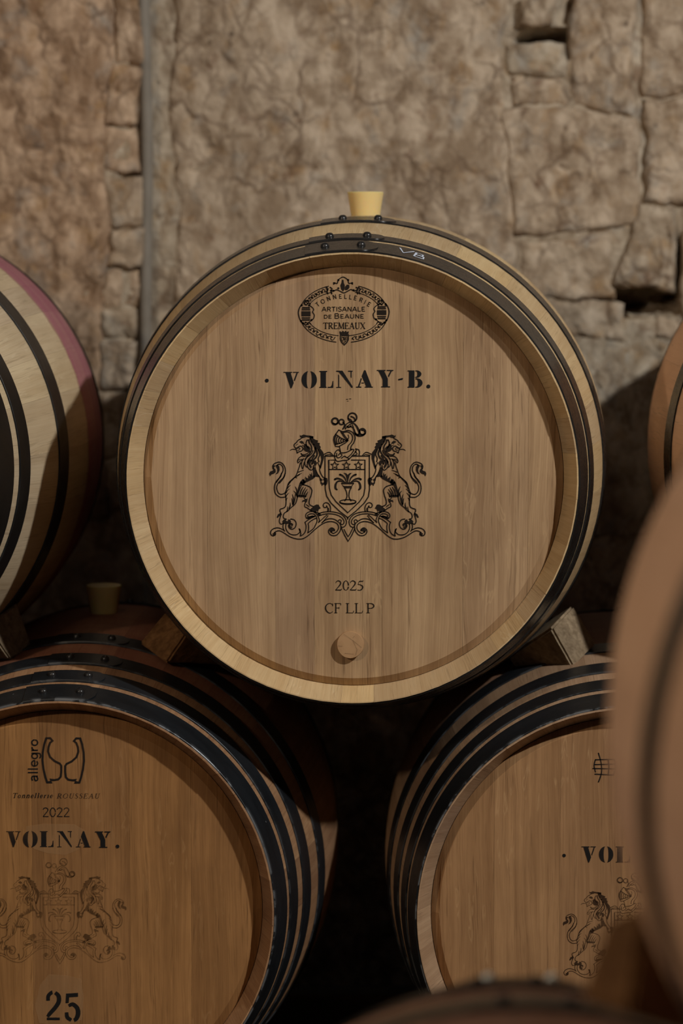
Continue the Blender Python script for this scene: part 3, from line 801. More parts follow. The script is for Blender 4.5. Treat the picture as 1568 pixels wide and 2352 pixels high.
SANS = {
 'T': (.72, [([(.36,0),(.36,.95)],S_), ([(.04,.94),(.68,.94)],S_)]),
 'O': (.92, [(arc(.46,.5,.38,.44,0,350,24),S_)]),
 'N': (.80, [([(.12,0),(.12,1)],S_), ([(.12,.97),(.68,.03)],S_), ([(.68,0),(.68,1)],S_)]),
 'E': (.68, [([(.12,0),(.12,1)],S_), ([(.12,.94),(.60,.94)],S_), ([(.12,.5),(.54,.5)],S_), ([(.12,.06),(.62,.06)],S_)]),
 'L': (.62, [([(.12,0),(.12,1)],S_), ([(.12,.06),(.58,.06)],S_)]),
 'R': (.74, [([(.12,0),(.12,1)],S_), ([(.12,.94),(.40,.94)],S_), (arc(.40,.72,.22,.22,90,-90,8),S_), ([(.12,.50),(.40,.50)],S_), ([(.38,.48),(.66,0)],S_)]),
 'I': (.24, [([(.12,0),(.12,1)],S_)]),
 'A': (.82, [([(.04,0),(.41,1)],S_), ([(.41,1),(.78,0)],S_), ([(.20,.33),(.62,.33)],S_)]),
 'S': (.66, [([(.58,.80),(.46,.94),(.28,.95),(.12,.82),(.16,.62),(.34,.52),(.54,.42),(.60,.22),(.46,.06),(.26,.04),(.08,.18)],S_)]),
 'D': (.80, [([(.12,0),(.12,1)],S_), ([(.12,.94),(.34,.94)],S_), (arc(.34,.5,.36,.44,90,-90,12),S_), ([(.12,.06),(.34,.06)],S_)]),
 'B': (.74, [([(.12,0),(.12,1)],S_), ([(.12,.94),(.40,.94)],S_), (arc(.40,.73,.20,.21,90,-90,8),S_), ([(.12,.52),(.42,.52)],S_), (arc(.42,.29,.22,.23,90,-90,8),S_), ([(.12,.06),(.42,.06)],S_)]),
 'U': (.80, [([(.12,1),(.12,.36),(.20,.12),(.40,.04),(.60,.12),(.68,.36),(.68,1)],S_)]),
 '2': (.60, [([(.07,.78),(.14,.92),(.30,.97),(.46,.88),(.48,.70),(.36,.48),(.08,.05)],.085), ([(.06,.045),(.54,.045)],.085)]),
 '0': (.62, [(arc(.31,.5,.23,.46,0,350,24),.085)]),
 'a': (.60, [([(.10,.50),(.20,.60),(.34,.60),(.46,.50),(.46,.02)],S_), ([(.46,.36),(.24,.34),(.09,.24),(.12,.08),(.26,.02),(.46,.14)],S_)]),
 'l': (.26, [([(.13,0),(.13,1)],S_)]),
 'e': (.60, [([(.10,.32),(.52,.32),(.48,.52),(.32,.62),(.14,.54),(.08,.32),(.16,.10),(.34,.02),(.50,.12)],S_)]),
 'g': (.62, [(arc(.29,.32,.21,.28,0,350,18),S_), ([(.52,.62),(.52,-.10),(.42,-.25),(.26,-.27),(.10,-.18)],S_)]),
 'r': (.42, [([(.12,0),(.12,.62)],S_), ([(.12,.40),(.24,.56),(.40,.58)],S_)]),
 'o': (.62, [(arc(.31,.32,.23,.29,0,350,20),S_)]),
}
def put_text(a, font, txt, x0, x1, ybase, cap, slant=0.0, weight=1.0, track=0.0, fn=None):
    """set a line so that it spans x0..x1 with cap height `cap` (pixels, y down)"""
    tot = sum(font[c][0] + track for c in txt) - track
    sx = (x1 - x0) / tot
    x = 0
    for ch in txt:
        w, st = font[ch]
        for pts, wd in st:
            q = [(x0 + (x + px) * sx + slant * py * cap, ybase - py * cap) for px, py in pts]
            if fn: q = [fn(*p) for p in q]
            ww = [k * cap * weight for k in wd] if isinstance(wd, list) else wd * cap * weight
            a.line(q, ww, smooth=len(q) > 3, cap=False)
        x += w + track
def put_glyph(a, font, ch, cx, cy, cap, rot, weight=1.0, wide=1.0):
    w, st = font[ch]
    r = math.radians(rot); c, s = math.cos(r), math.sin(r)
    for pts, wd in st:
        q = []
        for px, py in pts:
            X, Y = (px - w / 2) * cap * wide, -(py - .5) * cap
            q.append((cx + X * c - Y * s, cy + X * s + Y * c))
        a.line(q, wd * cap * weight, smooth=len(q) > 3, cap=False)

def cooper_seal():
    a = Art()
    Zt = zoomer(680, 620, 7.127)
    k = 7.127
    cx, cy = Zt((777, 712))[0]
    def E(rx, ry, w, a0, a1): a.ell(cx, cy, rx / k, ry / k, w, a0, a1, 40)
    for a0, a1 in ((195, 250), (290, 345), (15, 80), (100, 165)):
        E(722, 476, 1.9, a0, a1)
    for a0, a1 in ((205, 252), (288, 335), (26, 82), (98, 154)):
        E(612, 366, 1.5, a0, a1)
    # foliage between the two ovals
    for a0, a1 in ((200, 247), (293, 340), (20, 78), (102, 160)):
        n = 5
        for i in range(n):
            m = a0 + (a1 - a0) * (i + .5) / n
            d = (a1 - a0) / n * .46
            s = 1 if i % 2 else -1
            pts = []
            for j, (du, dv) in enumerate(((-1, .6), (-.6, -.7), (0, -.5), (.1, .3), (-.3, .35), (.4, .7), (.95, .1), (.7, -.6))):
                an = math.radians(m + du * d); f = .5 + dv * .36 * s
                pts.append((cx + (612 + 110 * f) / k * math.cos(an), cy + (366 + 110 * f) / k * math.sin(an)))
            a.line(pts, 1.7)
            an = math.radians(m + d); a.disc(cx + 667 / k * math.cos(an), cy + 421 / k * math.sin(an), 2.0, 8)
    # tiny barrels left and right
    for x0, x1, y0, y1 in ((84, 236, 606, 830), (1320, 1476, 590, 806)):
        rows = ((0, .12), (.15, .24), (.31, .68), (.75, .84), (.88, 1))
        for r0, r1 in rows:
            def wdt(r): return .5 - .16 * (2 * r - 1) ** 2 * .6
            p = []
            for r in (r0, (r0 + r1) / 2, r1): p.append((x0 + (x1 - x0) * (.5 - wdt(r)), y0 + (y1 - y0) * r))
            for r in (r1, (r0 + r1) / 2, r0): p.append((x0 + (x1 - x0) * (.5 + wdt(r)), y0 + (y1 - y0) * r))
            a.poly(Zt(*p))
    br = ((((95, 560), (60, 610), (36, 690), (50, 780), (82, 845), (120, 880)), 2.6), (((205, 570), (262, 612), (285, 650), (268, 690), (296, 735), (284, 795), (246, 826), (205, 862)), 2.2),
          (((150, 500), (128, 545), (165, 575), (205, 540), (235, 560)), 2.2), (((110, 870), (160, 900), (200, 862), (235, 880)), 2.4))
    for q, w in br:
        a.line(Zt(*q), w); a.line(Zt(*[(1556 - x, y - 12) for x, y in q]), w)
    for x, y in ((90, 578), (80, 835), (160, 508), (112, 872), (210, 580), (250, 820)):
        a.disc(*Zt((x, y))[0], 2.6, 10); a.disc(*Zt((1556 - x, y - 12))[0], 2.6, 10)
    # crowning cartouche with bottle and grapes
    a.line(Zt((615, 235), (640, 215), (672, 220), (690, 165), (730, 130), (765, 115), (805, 130), (845, 165), (862, 220), (895, 215), (925, 232)), 2.2)
    a.line(Zt((560, 330), (610, 345), (660, 325), (715, 345), (780, 375), (845, 345), (900, 320), (950, 345), (1000, 320)), 2.4)
    a.poly(Zt((748, 160), (774, 160), (778, 205), (795, 250), (790, 320), (768, 352), (735, 315), (722, 250), (744, 205)))
    a.poly(Zt((798, 320), (800, 275), (830, 238), (866, 245), (872, 285), (850, 318), (815, 332)))
    for x in (510, 575, 1000, 1035):
        a.line(Zt((x - 18, 285), (x + 10, 310), (x - 6, 350), (x + 8, 390)), 3.0)
    for x, y in ((620, 215), (690, 165), (850, 165), (915, 215), (610, 340), (690, 300), (940, 330)): a.disc(*Zt((x, y))[0], 2.5, 10)
    # small arms at the foot
    a.line(Zt((722, 1062), (855, 1062), (852, 1140), (828, 1188), (788, 1226), (748, 1188), (724, 1140)), 2.8, smooth=False, closed=True)
    a.line(Zt((742, 1080), (836, 1080), (832, 1140), (788, 1200), (746, 1140)), 1.0, smooth=False, closed=True)
    a.poly(Zt((712, 1046), (708, 1004), (728, 1004), (730, 1016), (752, 1016), (754, 998), (776, 998), (778, 1014), (798, 1014), (800, 998), (822, 998), (824, 1016), (842, 1016), (844, 1006), (860, 1006), (854, 1046)))
    a.line(Zt((755, 1102), (822, 1102)), 1.6); a.line(Zt((776, 1102), (776, 1150)), 1.8); a.line(Zt((800, 1118), (798, 1176)), 2.0); a.line(Zt((768, 1128), (822, 1128)), 1.4)
    # lettering
    for ch, x, y, r in (('T', 350, 562, -38), ('O', 435, 515, -30), ('N', 530, 468, -21), ('N', 628, 440, -12), ('E', 725, 432, -5), ('L', 808, 434, 1), ('L', 890, 443, 7), ('E', 970, 458, 12), ('R', 1062, 490, 19), ('I', 1128, 524, 25), ('E', 1192, 562, 31)):
        gx, gy = Zt((x, y))[0]
        put_glyph(a, SANS, ch, gx, gy, 74 / k, r, 1.05, 1.0)
    (x0, yb), (x1, _) = Zt((418, 678), (1132, 678)); put_text(a, SANS, 'ARTISANALE', x0, x1, yb, 76 / k, track=.06, weight=1.1)
    (x0, yb), (x1, _) = Zt((450, 795), (585, 795)); put_text(a, SANS, 'DE', x0, x1, yb, 62 / k, track=.06, weight=1.25)
    (x0, yb), (x1, _) = Zt((622, 797), (710, 797)); put_text(a, SANS, 'B', x0, x1, yb, 88 / k, weight=1.1)
    (x0, yb), (x1, _) = Zt((720, 793), (1110, 793)); put_text(a, SANS, 'EAUNE', x0, x1, yb, 70 / k, track=.08, weight=1.15)
    (x0, yb), (x1, _) = Zt((440, 965), (1132, 965)); put_text(a, SER, 'TREMEAUX', x0, x1, yb, 104 / k, weight=1.15)
    return a

# ------------------------------------------------------------------ barrels
HOOP_T = 0.0020
def barrel(name_label, px, py, Rc, Rb, hoops, mats, seed, group, Yf=3.6, L=0.90, nst=32, zhead=0.030, rivets=None,
           boards=None, roll=0.0, wob=0.0, lap=True, rivmat=None):
    """a barrel lying along y; (px, py) is the photograph's pixel of the front chime circle's centre"""
    rnd = random.Random(seed)
    c = at(px, py, Yf)
    base = Rb + HOOP_T
    root = empty('wine_barrel', (c.x, Yf + L / 2, c.z - base), name_label, 'barrel', group)
    SM, HM, IM = mats
    def R(y):                                # y from the front end
        return Rb - (Rb - Rc) * abs(1 - 2 * y / L) ** 2
    def P(r, y, th):
        return (r * math.sin(th), y - L / 2, base + r * math.cos(th))
    # staves -------------------------------------------------------------
    ws = [rnd.uniform(0.72, 1.3) for _ in range(nst)]
    s = sum(ws); edges = [roll]
    for w in ws: edges.append(edges[-1] + w / s * 2 * math.pi)
    yo = [0, .012, .03, .06, .10, .16, .23, .31, .40, .45]
    yo = yo + [L - y for y in reversed(yo[:-1])]
    prof = [(R(y), y) for y in yo]           # outer
    rin = Rc - 0.0185
    inner = [(Rc - 0.0016, 0.0), (rin, 0.042), (rin - .004, 0.050), (R(.09) - .026, .09), (R(.20) - .026, .20), (R(.33) - .026, .33), (Rb - .026, .45)]
    inner = inner + [(r, L - y) for r, y in reversed(inner[:-1])]
    loop = prof + list(reversed(inner))      # closed section
    n = len(loop)
    gap = 0.00007
    for k in range(nst):
        a0, a1 = edges[k] + gap / Rc, edges[k + 1] - gap / Rc
        m = 3
        v = []; f = []; uv = []
        off = rnd.uniform(-.0006, .0006)
        for i in range(m + 1):
            th = a0 + (a1 - a0) * i / m
            for r, y in loop:
                yy = y + (off if y in (0.0, L) else 0)
                v.append(P(r, yy, th)); uv.append((th * Rb, y + (Rc - r) * .8))
        for i in range(m):
            for j in range(n):
                j2 = (j + 1) % n
                f.append((i * n + j, i * n + j2, (i + 1) * n + j2, (i + 1) * n + j))
        # sides of the stave
        no, ni = len(prof), len(inner)
        for i, flip in ((0, False), (m, True)):
            O = [i * n + j for j in range(no)]
            I = [i * n + n - 1 - j for j in range(ni)]
            oi = 0; ii = 0; q = []
            while oi < no - 1 or ii < ni - 1:
                if ii == ni - 1 or (oi < no - 1 and loop[O[oi + 1] - i * n][1] <= loop[I[ii + 1] - i * n][1]):
                    t = (O[oi], I[ii], O[oi + 1]); oi += 1
                else:
                    t = (O[oi], I[ii], I[ii + 1]); ii += 1
                f.append(t if flip else t[::-1])
        st = link('stave', mesh('stave', v, f, 24, uv), SM, root)
        st['tone'] = max(-1, min(1, rnd.gauss(0, 0.55)))
    # heads: boards with chamfered rim, front and back -------------------------
    rh, rch = rin - 0.0112, rin - 0.0003
    if boards is None:
        xs = [-rch]
        while xs[-1] < rch - .06: xs.append(xs[-1] + rnd.uniform(.055, .105))
        xs[-1] = rch
    else:
        xs = [-rch] + boards + [rch]
    for side in (0, 1):
        for k in range(len(xs) - 1):
            x0, x1 = xs[k] + .0001, xs[k + 1] - .0001
            jit = rnd.uniform(-.00025, .00025)
            m = 22
            cols = [x0 + (x1 - x0) * (0.5 - 0.5 * math.cos(math.pi * i / m)) for i in range(m + 1)]
            v = []; f = []
            yf, yc, yb = zhead + jit, zhead + 0.0095, zhead + 0.022
            if side: yf, yc, yb = L - yf, L - yc, L - yb
            for x in cols:
                zf = math.sqrt(max(0, rh * rh - x * x)); zc = math.sqrt(max(0, rch * rch - x * x))
                # front top, chamfer top, back top, back bottom, chamfer bottom, front bottom
                yx = yf + (yc - yf) * max(0.0, min(1.0, (abs(x) - rh) / (rch - rh)))
                for y, z in ((yx, zf), (yc, zc), (yb, zc), (yb, -zc), (yc, -zc), (yx, -zf)):
                    v.append((x, y - L / 2, base + z))
            for i in range(m):
                for j in range(6):
                    j2 = (j + 1) % 6
                    q = (i * 6 + j, i * 6 + j2, (i + 1) * 6 + j2, (i + 1) * 6 + j)
                    f.append(q if not side else q[::-1])
            f.append(tuple(range(5, -1, -1))); f.append(tuple(range(m * 6, m * 6 + 6)))
            b = link('head_board', mesh('head_board', v, f, 20), HM, root)
            b['tone'] = max(-1, min(1, rnd.gauss(0, 0.6)))
    # hoops --------------------------------------------------------------------
    allh = [(a, b) for a, b in hoops] + [(L - b, L - a) for a, b in reversed(hoops)]
    for hi, (y0, y1) in enumerate(allh):
        front = y0 < L / 2
        N = 160
        ch = 0.0005
        cr = [(y0, 0.0), (y0, HOOP_T - ch), (y0 + ch, HOOP_T), ((y0 + y1) / 2, HOOP_T), (y1 - ch, HOOP_T), (y1, HOOP_T - ch), (y1, 0.0)]
        v = []; f = []; uv = []; nn = len(cr)
        for i in range(N):
            th = 2 * math.pi * i / N
            for y, d in cr:
                rr = (R(y0) + (R(y1) - R(y0)) * (y - y0) / (y1 - y0)) + d + 0.00025
                wv = wob * math.sin(th * 3 + hi * 2.1) * 0.001
                v.append(P(rr, y + wv, th)); uv.append((th * Rc, y - y0 if front else y1 - y))
        for i in range(N):
            for j in range(nn):
                j2 = (j + 1) % nn
                f.append((i * nn + j, i * nn + j2, ((i + 1) % N) * nn + j2, ((i + 1) % N) * nn + j))
        # overlapping strap end with rounded tip
        rv = (rivets or {}).get(hi, (-6.5 + 2.2 * hi, 3.2 + 2.2 * hi))
        if lap:
            b0 = len(v); M = 24
            s0, s1 = math.radians(rv[0] - 5), math.radians(rv[1] + 4.2)
            hw = (y1 - y0) / 2; ym = (y0 + y1) / 2
            for i in range(M + 1):
                th = s0 + (s1 - s0) * i / M
                rem = (s1 - th) * R(ym)
                k = 1.0 if rem > hw * .8 else math.sqrt(max(0.0, 1 - (1 - rem / (hw * .8)) ** 2))
                k = max(k, 0.25)
                for y, d in ((ym - hw * k, HOOP_T), (ym - hw * k + .0004, 2 * HOOP_T - .0002), (ym + hw * k - .0004, 2 * HOOP_T - .0002), (ym + hw * k, HOOP_T)):
                    rr = (R(y0) + (R(y1) - R(y0)) * (y - y0) / (y1 - y0)) + d
                    v.append(P(rr, y, th)); uv.append((th * Rc, y - y0))
            for i in range(M):
                for j in range(3):
                    f.append((b0 + i * 4 + j, b0 + i * 4 + j + 1, b0 + (i + 1) * 4 + j + 1, b0 + (i + 1) * 4 + j))
            f.append((b0 + 3, b0 + 2, b0 + 1, b0)); e = b0 + M * 4; f.append((e, e + 1, e + 2, e + 3))
        ho = link('hoop', mesh('hoop', v, f, 30, uv), IM, root)
        ho['chipped'] = 1.0 if hi in (0, len(allh) - 1) else 0.25
        if lap:
            for an in rv:
                th = math.radians(an); ym = (y0 + y1) / 2
                bp = Vector(P(R(ym) + 2 * HOOP_T - .0006, ym, th))
                up = Vector((math.sin(th), -(R(y1) - R(y0)) / (y1 - y0), math.cos(th))).normalized()
                rm = rivet_mesh(rivmat if hi == len(allh) - 1 else None)
                ro = link('rivet', rm, None, ho)
                ro.matrix_local = Matrix.Translation(bp) @ up.to_track_quat('Z', 'Y').to_matrix().to_4x4()
    root['_dims'] = [Rc, Rb, L, zhead, Yf]
    return root

_rm = {}
def rivet_mesh(mat=None):
    mat = mat or IRON_NEW
    if mat.name in _rm: return _rm[mat.name]
    v = []; f = []
    rings = ((.0062, 0), (.0060, .0020), (.0050, .0040), (.0030, .0054)); n = 14
    for r, z in rings:
        for i in range(n): v.append((r * math.cos(2 * math.pi * i / n), r * math.sin(2 * math.pi * i / n), z))
    v.append((0, 0, .0058))
    for j in range(3):
        for i in range(n): f.append((j * n + i, j * n + (i + 1) % n, (j + 1) * n + (i + 1) % n, (j + 1) * n + i))
    for i in range(n): f.append((3 * n + i, 3 * n + (i + 1) % n, 4 * n))
    me = mesh('rivet', v, f, 60); me.materials.append(mat); _rm[mat.name] = me
    return me

def head_conv(root, d=0.0006):
    Rc, Rb, L, zh, Yf = root['_dims']
    def f(px, py):
        p = at(px, py, Yf + zh - d)
        return (p.x - root.location.x, zh - d - L / 2, p.z - root.location.z)
    return f

H6 = [(.002, .056), (.074, .105), (.232, .290)]
H6S = [(.002, .050), (.070, .104), (.222, .266)]
H8 = [(.002, .050), (.065, .100), (.130, .170), (.225, .270)]

B_C = barrel('new pale oak barrel with black lion crest on its head, centre of the upper row', 807, 1102, .3045, .361, H6,
             (ST_NEW, HEAD_NEW, IRON_NEW), 11, 'wine barrels',
             rivets={0: (-6.8, 2.1), 1: (-6.0, 3.0), 2: (-4.0, 4.2)},
             boards=[-.198, -.105, -.052, .040, .150, .238], roll=0.03)
B_TL = barrel('pale oak barrel with a pink wine band around its middle, at the left edge', -480, 1078, .281, .350, H6S,
              (ST_PALE, HEAD_NEW, IRON_BLK), 12, 'wine barrels')
B_TR = barrel('light oak barrel half cut by the right edge, in front of the stone wall', 2163, 1080, .293, .36, H6S,
              (ST_COPPER, HEAD_NEW, IRON_NEW), 13, 'wine barrels')
B_LL = barrel('wine-stained barrel with a faded crest and the number 25, lower left', 140, 2096, .293, .357, H8,
              (ST_RED, HEAD_OLD, IRON_OLD), 14, 'wine barrels', rivets={0: (-4.8, 4.8), 1: (-4.0, 5.2), 2: (-1.2, 7.4), 3: (-2.0, 6.5)})
B_LR = barrel('aged black-hooped barrel with a brown crest, lower right behind the blurred barrels', 1452, 2115, .293, .351, H8,
              (ST_AGED, HEAD_MID, IRON_OLD), 15, 'wine barrels', rivets={0: (10, 19), 1: (12, 21), 2: (14, 22), 3: (15, 24)})
# nearer stack, out of focus
YN = 1.45
def px_of(X, dz, Y):                         # pixel of a point given camera-relative x and z
    v = Vector((X, Y, dz)); d = v.dot(CF)
    return 784 + FPX * v.dot(CR) / d, 1176 - FPX * v.dot(CU) / d
B_FR = barrel('blurred copper-brown barrel close to the camera, filling the right edge', *px_of(.4485, -.340, YN), .2845, .352, H6S,
              (ST_COPPER, HEAD_NEW, IRON_BLK), 16, 'wine barrels', Yf=YN)
B_FB = barrel('blurred ruddy barrel top with two bright rivets at the bottom edge', *px_of(.042, -.912, YN - .05), .2845, .345, [(.002, .060), (.078, .118), (.215, .270)],
              (ST_FRONT, HEAD_OLD, IRON_BLK), 17, 'wine barrels', Yf=YN - .05, rivets={5: (-5.6, 5.0), 4: (-7, 2), 3: (-3, 6)}, rivmat=RIVET_BRIGHT)
B_FH = barrel('barrel out of view beneath the blurred copper-brown one', *px_of(.863, -.912, YN - .05), .2845, .345, H6S,
              (ST_FRONT, HEAD_OLD, IRON_NEW), 18, 'wine barrels', Yf=YN - .05)

# ---- print on the centre barrel -------------------------------------------
cv = head_conv(B_C)
a = Art()
Zv = lambda x: 580 + x / 3.5636
Zw = lambda y: 830 + y / 3.5636
for ch, x0, x1, y0, y1 in (('V', 252, 378, 86, 220), ('O', 400, 526, 80, 220), ('L', 546, 660, 78, 216), ('N', 684, 818, 76, 216), ('A', 846, 984, 72, 214), ('Y', 1016, 1152, 70, 212), ('-', 1190, 1230, 74, 214), ('B', 1268, 1390, 74, 214)):
    put_stencil(a, ch, Zv(x0), Zw(y0), Zv(x1), Zw(y1))
a.disc(Zv(1438), Zw(205), 4.4)
a.build('stencilled_name', INK, B_C, cv)
a = Art(); a.disc(Zv(116), Zw(157), 4.3); a.build('stencilled_dot', INK, B_C, cv)
CREST.build('printed_crest', INK_BURN, B_C, cv)
cooper_seal().build('cooper_seal', INK_BURN, B_C, cv)
a = Art()
put_text(a, SER, '2025', 769, 836, 1356, 22.5, weight=1.0)
a.build('printed_vintage', INK_BURN, B_C, cv)
a = Art()
put_text(a, SER, 'CF', 745, 784, 1408, 22.5); put_text(a, SER, 'LL', 793, 834, 1408, 22.5); put_text(a, SER, 'P', 840, 861, 1408, 22.5)
a.build('printed_code', INK_BURN, B_C, cv)
a = Art()
a.line([(795, 917), (799, 917)], 1.2); a.line([(802, 916), (806, 916)], 1.2); a.line([(797, 921), (800, 921)], 1.0)
a.build('pencil_tick', INK_BURN, B_C, cv)

def peg():
    Rc, Rb, L, zh, Yf = B_C['_dims']
    c = cv(805, 1479)
    v = []; f = []; n = 40; r = .0186; ln = .010
    prof = [(r * .97, 0.0), (r, -ln + .002), (r * .97, -ln), (r * .5, -ln - .0006), (0.0001, -ln - .0004)]
    for q, y in prof:
        for i in range(n):
            t = 2 * math.pi * i / n
            k = 1 + .012 * math.sin(3 * t + 1)
            v.append((c[0] + q * k * math.cos(t), c[1] + .0006 + y, c[2] + q * k * math.sin(t)))
    for j in range(len(prof) - 1):
        for i in range(n): f.append((j * n + i, j * n + (i + 1) % n, (j + 1) * n + (i + 1) % n, (j + 1) * n + i))
    o = link('wooden_peg', mesh('wooden_peg', v, f, 30), PEG, B_C)
    o['label'] = 'round wooden peg near the bottom of the head'
    s = Art()
    for q in (((776, 1483), (786, 1484)), ((810, 1465), (814, 1461)), ((789, 1456), (812, 1472), (830, 1487)), ((810, 1470), (820, 1492), (817, 1504)), ((792, 1500), (812, 1502))):
        s.line(list(q), [0.7] * len(q), smooth=False)
    s.build('crack_marks', PENCIL, o, lambda px, py: (lambda p: (p.x - B_C.location.x, zh - ln - .0012 - L / 2, p.z - B_C.location.z))(at(px, py, Yf + zh - ln)))
peg()

def on_ring(root, r_of, marks, name, mat, w):
    """marks in (angle degrees, y) painted on a surface of revolution"""
    Rc, Rb, L, zh, Yf = root['_dims']
    s = Art()
    for q in marks: s.line([(x, y * 1000) for x, y in q], w, smooth=len(q) > 2)
    base = Rb + HOOP_T
    def conv(an, y):
        th = math.radians(an); y = y / 1000; r = r_of(y)
        return (r * math.sin(th), y - L / 2, base + r * math.cos(th))
    s.build(name, mat, root, conv)
# widths: one degree of arc is 5.3 mm here, y is in mm; draw in a near-square space
def squash(marks, k=5.4): return [[(x * k, y) for x, y in q] for q in marks]
def on_hoop():
    Rc, Rb, L, zh, Yf = B_C['_dims']
    base = Rb + HOOP_T
    Rf = lambda y: Rb - (Rb - Rc) * abs(1 - 2 * y / L) ** 2
    s = Art()                                # units: mm along the arc, mm of depth
    s.line([(63, 44), (69, 22), (82, 42)], 2.4, smooth=False)
    s.line([(84, 18), (86, 40), (95, 38), (95, 30), (86, 29), (97, 27), (97, 17), (84, 18)], 2.4, smooth=False)
    def conv(x, y):
        th = x / 1000 / .312; y = y / 1000
        r = Rf(.002) + (Rf(.060) - Rf(.002)) * (y - .002) / .058 + HOOP_T + .0007
        return (r * math.sin(th), y - L / 2, base + r * math.cos(th))
    s.build('chalk_initials', CHALK, B_C, conv)
    s = Art()                                # cooper's mark on the bevel: oval with TT
    s.ell(-10, 21, 11, 9, 0.8)
    s.line([(-17, 24), (-11, 24)], .8); s.line([(-14, 24), (-14, 15)], .8); s.line([(-9, 24), (-3, 24)], .8); s.line([(-6, 24), (-6, 15)], .8)
    def conv2(x, y):
        th = x / 1000 / .295; y = y / 1000
        r = (Rc - .0028) + (-.0185 + .0028) * y / .042 - .0004
        return (r * math.sin(th), y - L / 2, base + r * math.cos(th))
    s.build('cooper_mark', PENCIL, B_C, conv2)
on_hoop()

# ---- print on the lower left barrel ------------------------------------------
cv = head_conv(B_LL); cvu = head_conv(B_LL, .0004)
s = Art()
s.poly([(60, 1898), (100, 1892), (170, 1893), (196, 1908), (198, 1930), (180, 1952), (150, 1964), (110, 1960), (78, 1950), (58, 1930)])
s.build('sanded_patch', SANDED, B_LL, cvu)
s = Art()
s.poly([(92, 2262), (112, 2238), (150, 2240), (186, 2248), (192, 2290), (188, 2342), (150, 2356), (90, 2350), (80, 2310)])
s.build('sanded_patch', SANDED, B_LL, cvu)
a = Art()
Zx = lambda x: x / 5.2267
Zy = lambda y: 1680 + y / 5.2267
half = [(556, 80), (604, 80), (630, 112), (602, 135), (583, 185), (577, 240), (600, 305), (655, 355), (718, 386), (735, 410), (736, 480), (728, 545), (700, 575), (650, 583), (606, 580), (618, 608), (566, 610), (545, 550), (522, 450), (510, 350), (514, 250), (532, 150)]
a.line([(Zx(x), Zy(y)) for x, y in half], 4.6, smooth=False, closed=True)
a.line([(Zx(1518 - x), Zy(y + 3)) for x, y in half], 4.6, smooth=False, closed=True)
put_text(a, SANS, 'allegro', 0, 98, 0, 23, weight=1.0, track=.04, fn=lambda x, y: (Zx(455) + y, Zy(602) - x))
put_text(a, SER, 'Tonnellerie', Zx(145), Zx(632), Zy(798), 11.4, slant=.25, weight=1.2, track=.14)
put_text(a, SER, 'ROUSSEAU', Zx(680), Zx(1190), Zy(803), 11.0, slant=.25, weight=1.1, track=.12)
put_text(a, SANS, '2022', Zx(508), Zx(842), Zy(1026), 21.5, weight=1.0)
a.build('cooper_logo', INK_WORN, B_LL, cv)
a = Art()
for ch, x0, x1, y0, y1 in (('V', 75, 246, 1197, 1388), ('O', 274, 452, 1195, 1392), ('L', 480, 642, 1197, 1388), ('N', 686, 862, 1197, 1390), ('A', 910, 1088, 1197, 1392), ('Y', 1140, 1326, 1200, 1396)):
    put_stencil(a, ch, Zx(x0), Zy(y0), Zx(x1), Zy(y1))
a.disc(Zx(1410), Zy(1380), 4.2)
a.build('stencilled_name', INK_WORN, B_LL, cv)
a = Art()                                   # stencil number 25
Yq = lambda y: 1650 + y / 3.35
Xq = lambda x: x / 3.35
a.line([(Xq(370), Yq(2172)), (Xq(372), Yq(2135)), (Xq(394), Yq(2112)), (Xq(404), Yq(2108))], 8.5, cap=False)
a.line([(Xq(424), Yq(2110)), (Xq(450), Yq(2135)), (Xq(452), Yq(2180)), (Xq(425), Yq(2225)), (Xq(385), Yq(2270)), (Xq(366), Yq(2296))], [8, 9.5, 10, 9.5, 9, 7], cap=False)
a.poly([(Xq(360), Yq(2302)), (Xq(460), Yq(2302)), (Xq(460), Yq(2322)), (Xq(360), Yq(2322))])
a.poly([(Xq(508), Yq(2118)), (Xq(600), Yq(2112)), (Xq(600), Yq(2142)), (Xq(532), Yq(2146)), (Xq(528), Yq(2190)), (Xq(504), Yq(2192))])
a.line([(Xq(528), Yq(2212)), (Xq(560), Yq(2200)), (Xq(594), Yq(2230)), (Xq(600), Yq(2275)), (Xq(586), Yq(2312)), (Xq(568), Yq(2322))], [7, 9, 10, 10.5, 9.5, 8], cap=False)
a.line([(Xq(512), Yq(2262)), (Xq(518), Yq(2300)), (Xq(548), Yq(2322))], [8, 9, 8], cap=False)
a.build('stencilled_number', INK_WORN, B_LL, cv)
c2 = Art(); c2.merge(CREST_THIN, lambda x, y: (137 + (x - 798.4) * .853, 1971 + (y - 948) * .824))
c2.build('faded_crest', INK_BROWN, B_LL, cv)

# ---- print on the lower right barrel ------------------------------------------
cv = head_conv(B_LR)
a = Art()
for ch, x0 in zip('VOLNAY', (1335, 1375, 1414, 1452, 1496, 1540)):
    put_stencil(a, ch, x0, 1944, x0 + 33, 1981)
a.build('stencilled_name', INK_WORN, B_LR, cv)
a = Art(); a.disc(1295, 1965, 4.0); a.build('stencilled_dot', INK_WORN, B_LR, cv)
a = Art()                                   # little barrel with a rod through it
for q in (((1367, 1745), (1364, 1758), (1367, 1773)), ((1367, 1745), (1410, 1744)), ((1361, 1765), (1416, 1766)), ((1366, 1778), (1408, 1780)), ((1410, 1744), (1414, 1762), (1408, 1780)), ((1374, 1730), (1380, 1752), (1381, 1775), (1374, 1796)), ((1366, 1756), (1412, 1755)), ((1396, 1745), (1398, 1762), (1396, 1780))):
    a.line(list(q), [2.6] * len(q))
a.build('cooper_stamp', INK_WORN, B_LR, cv)
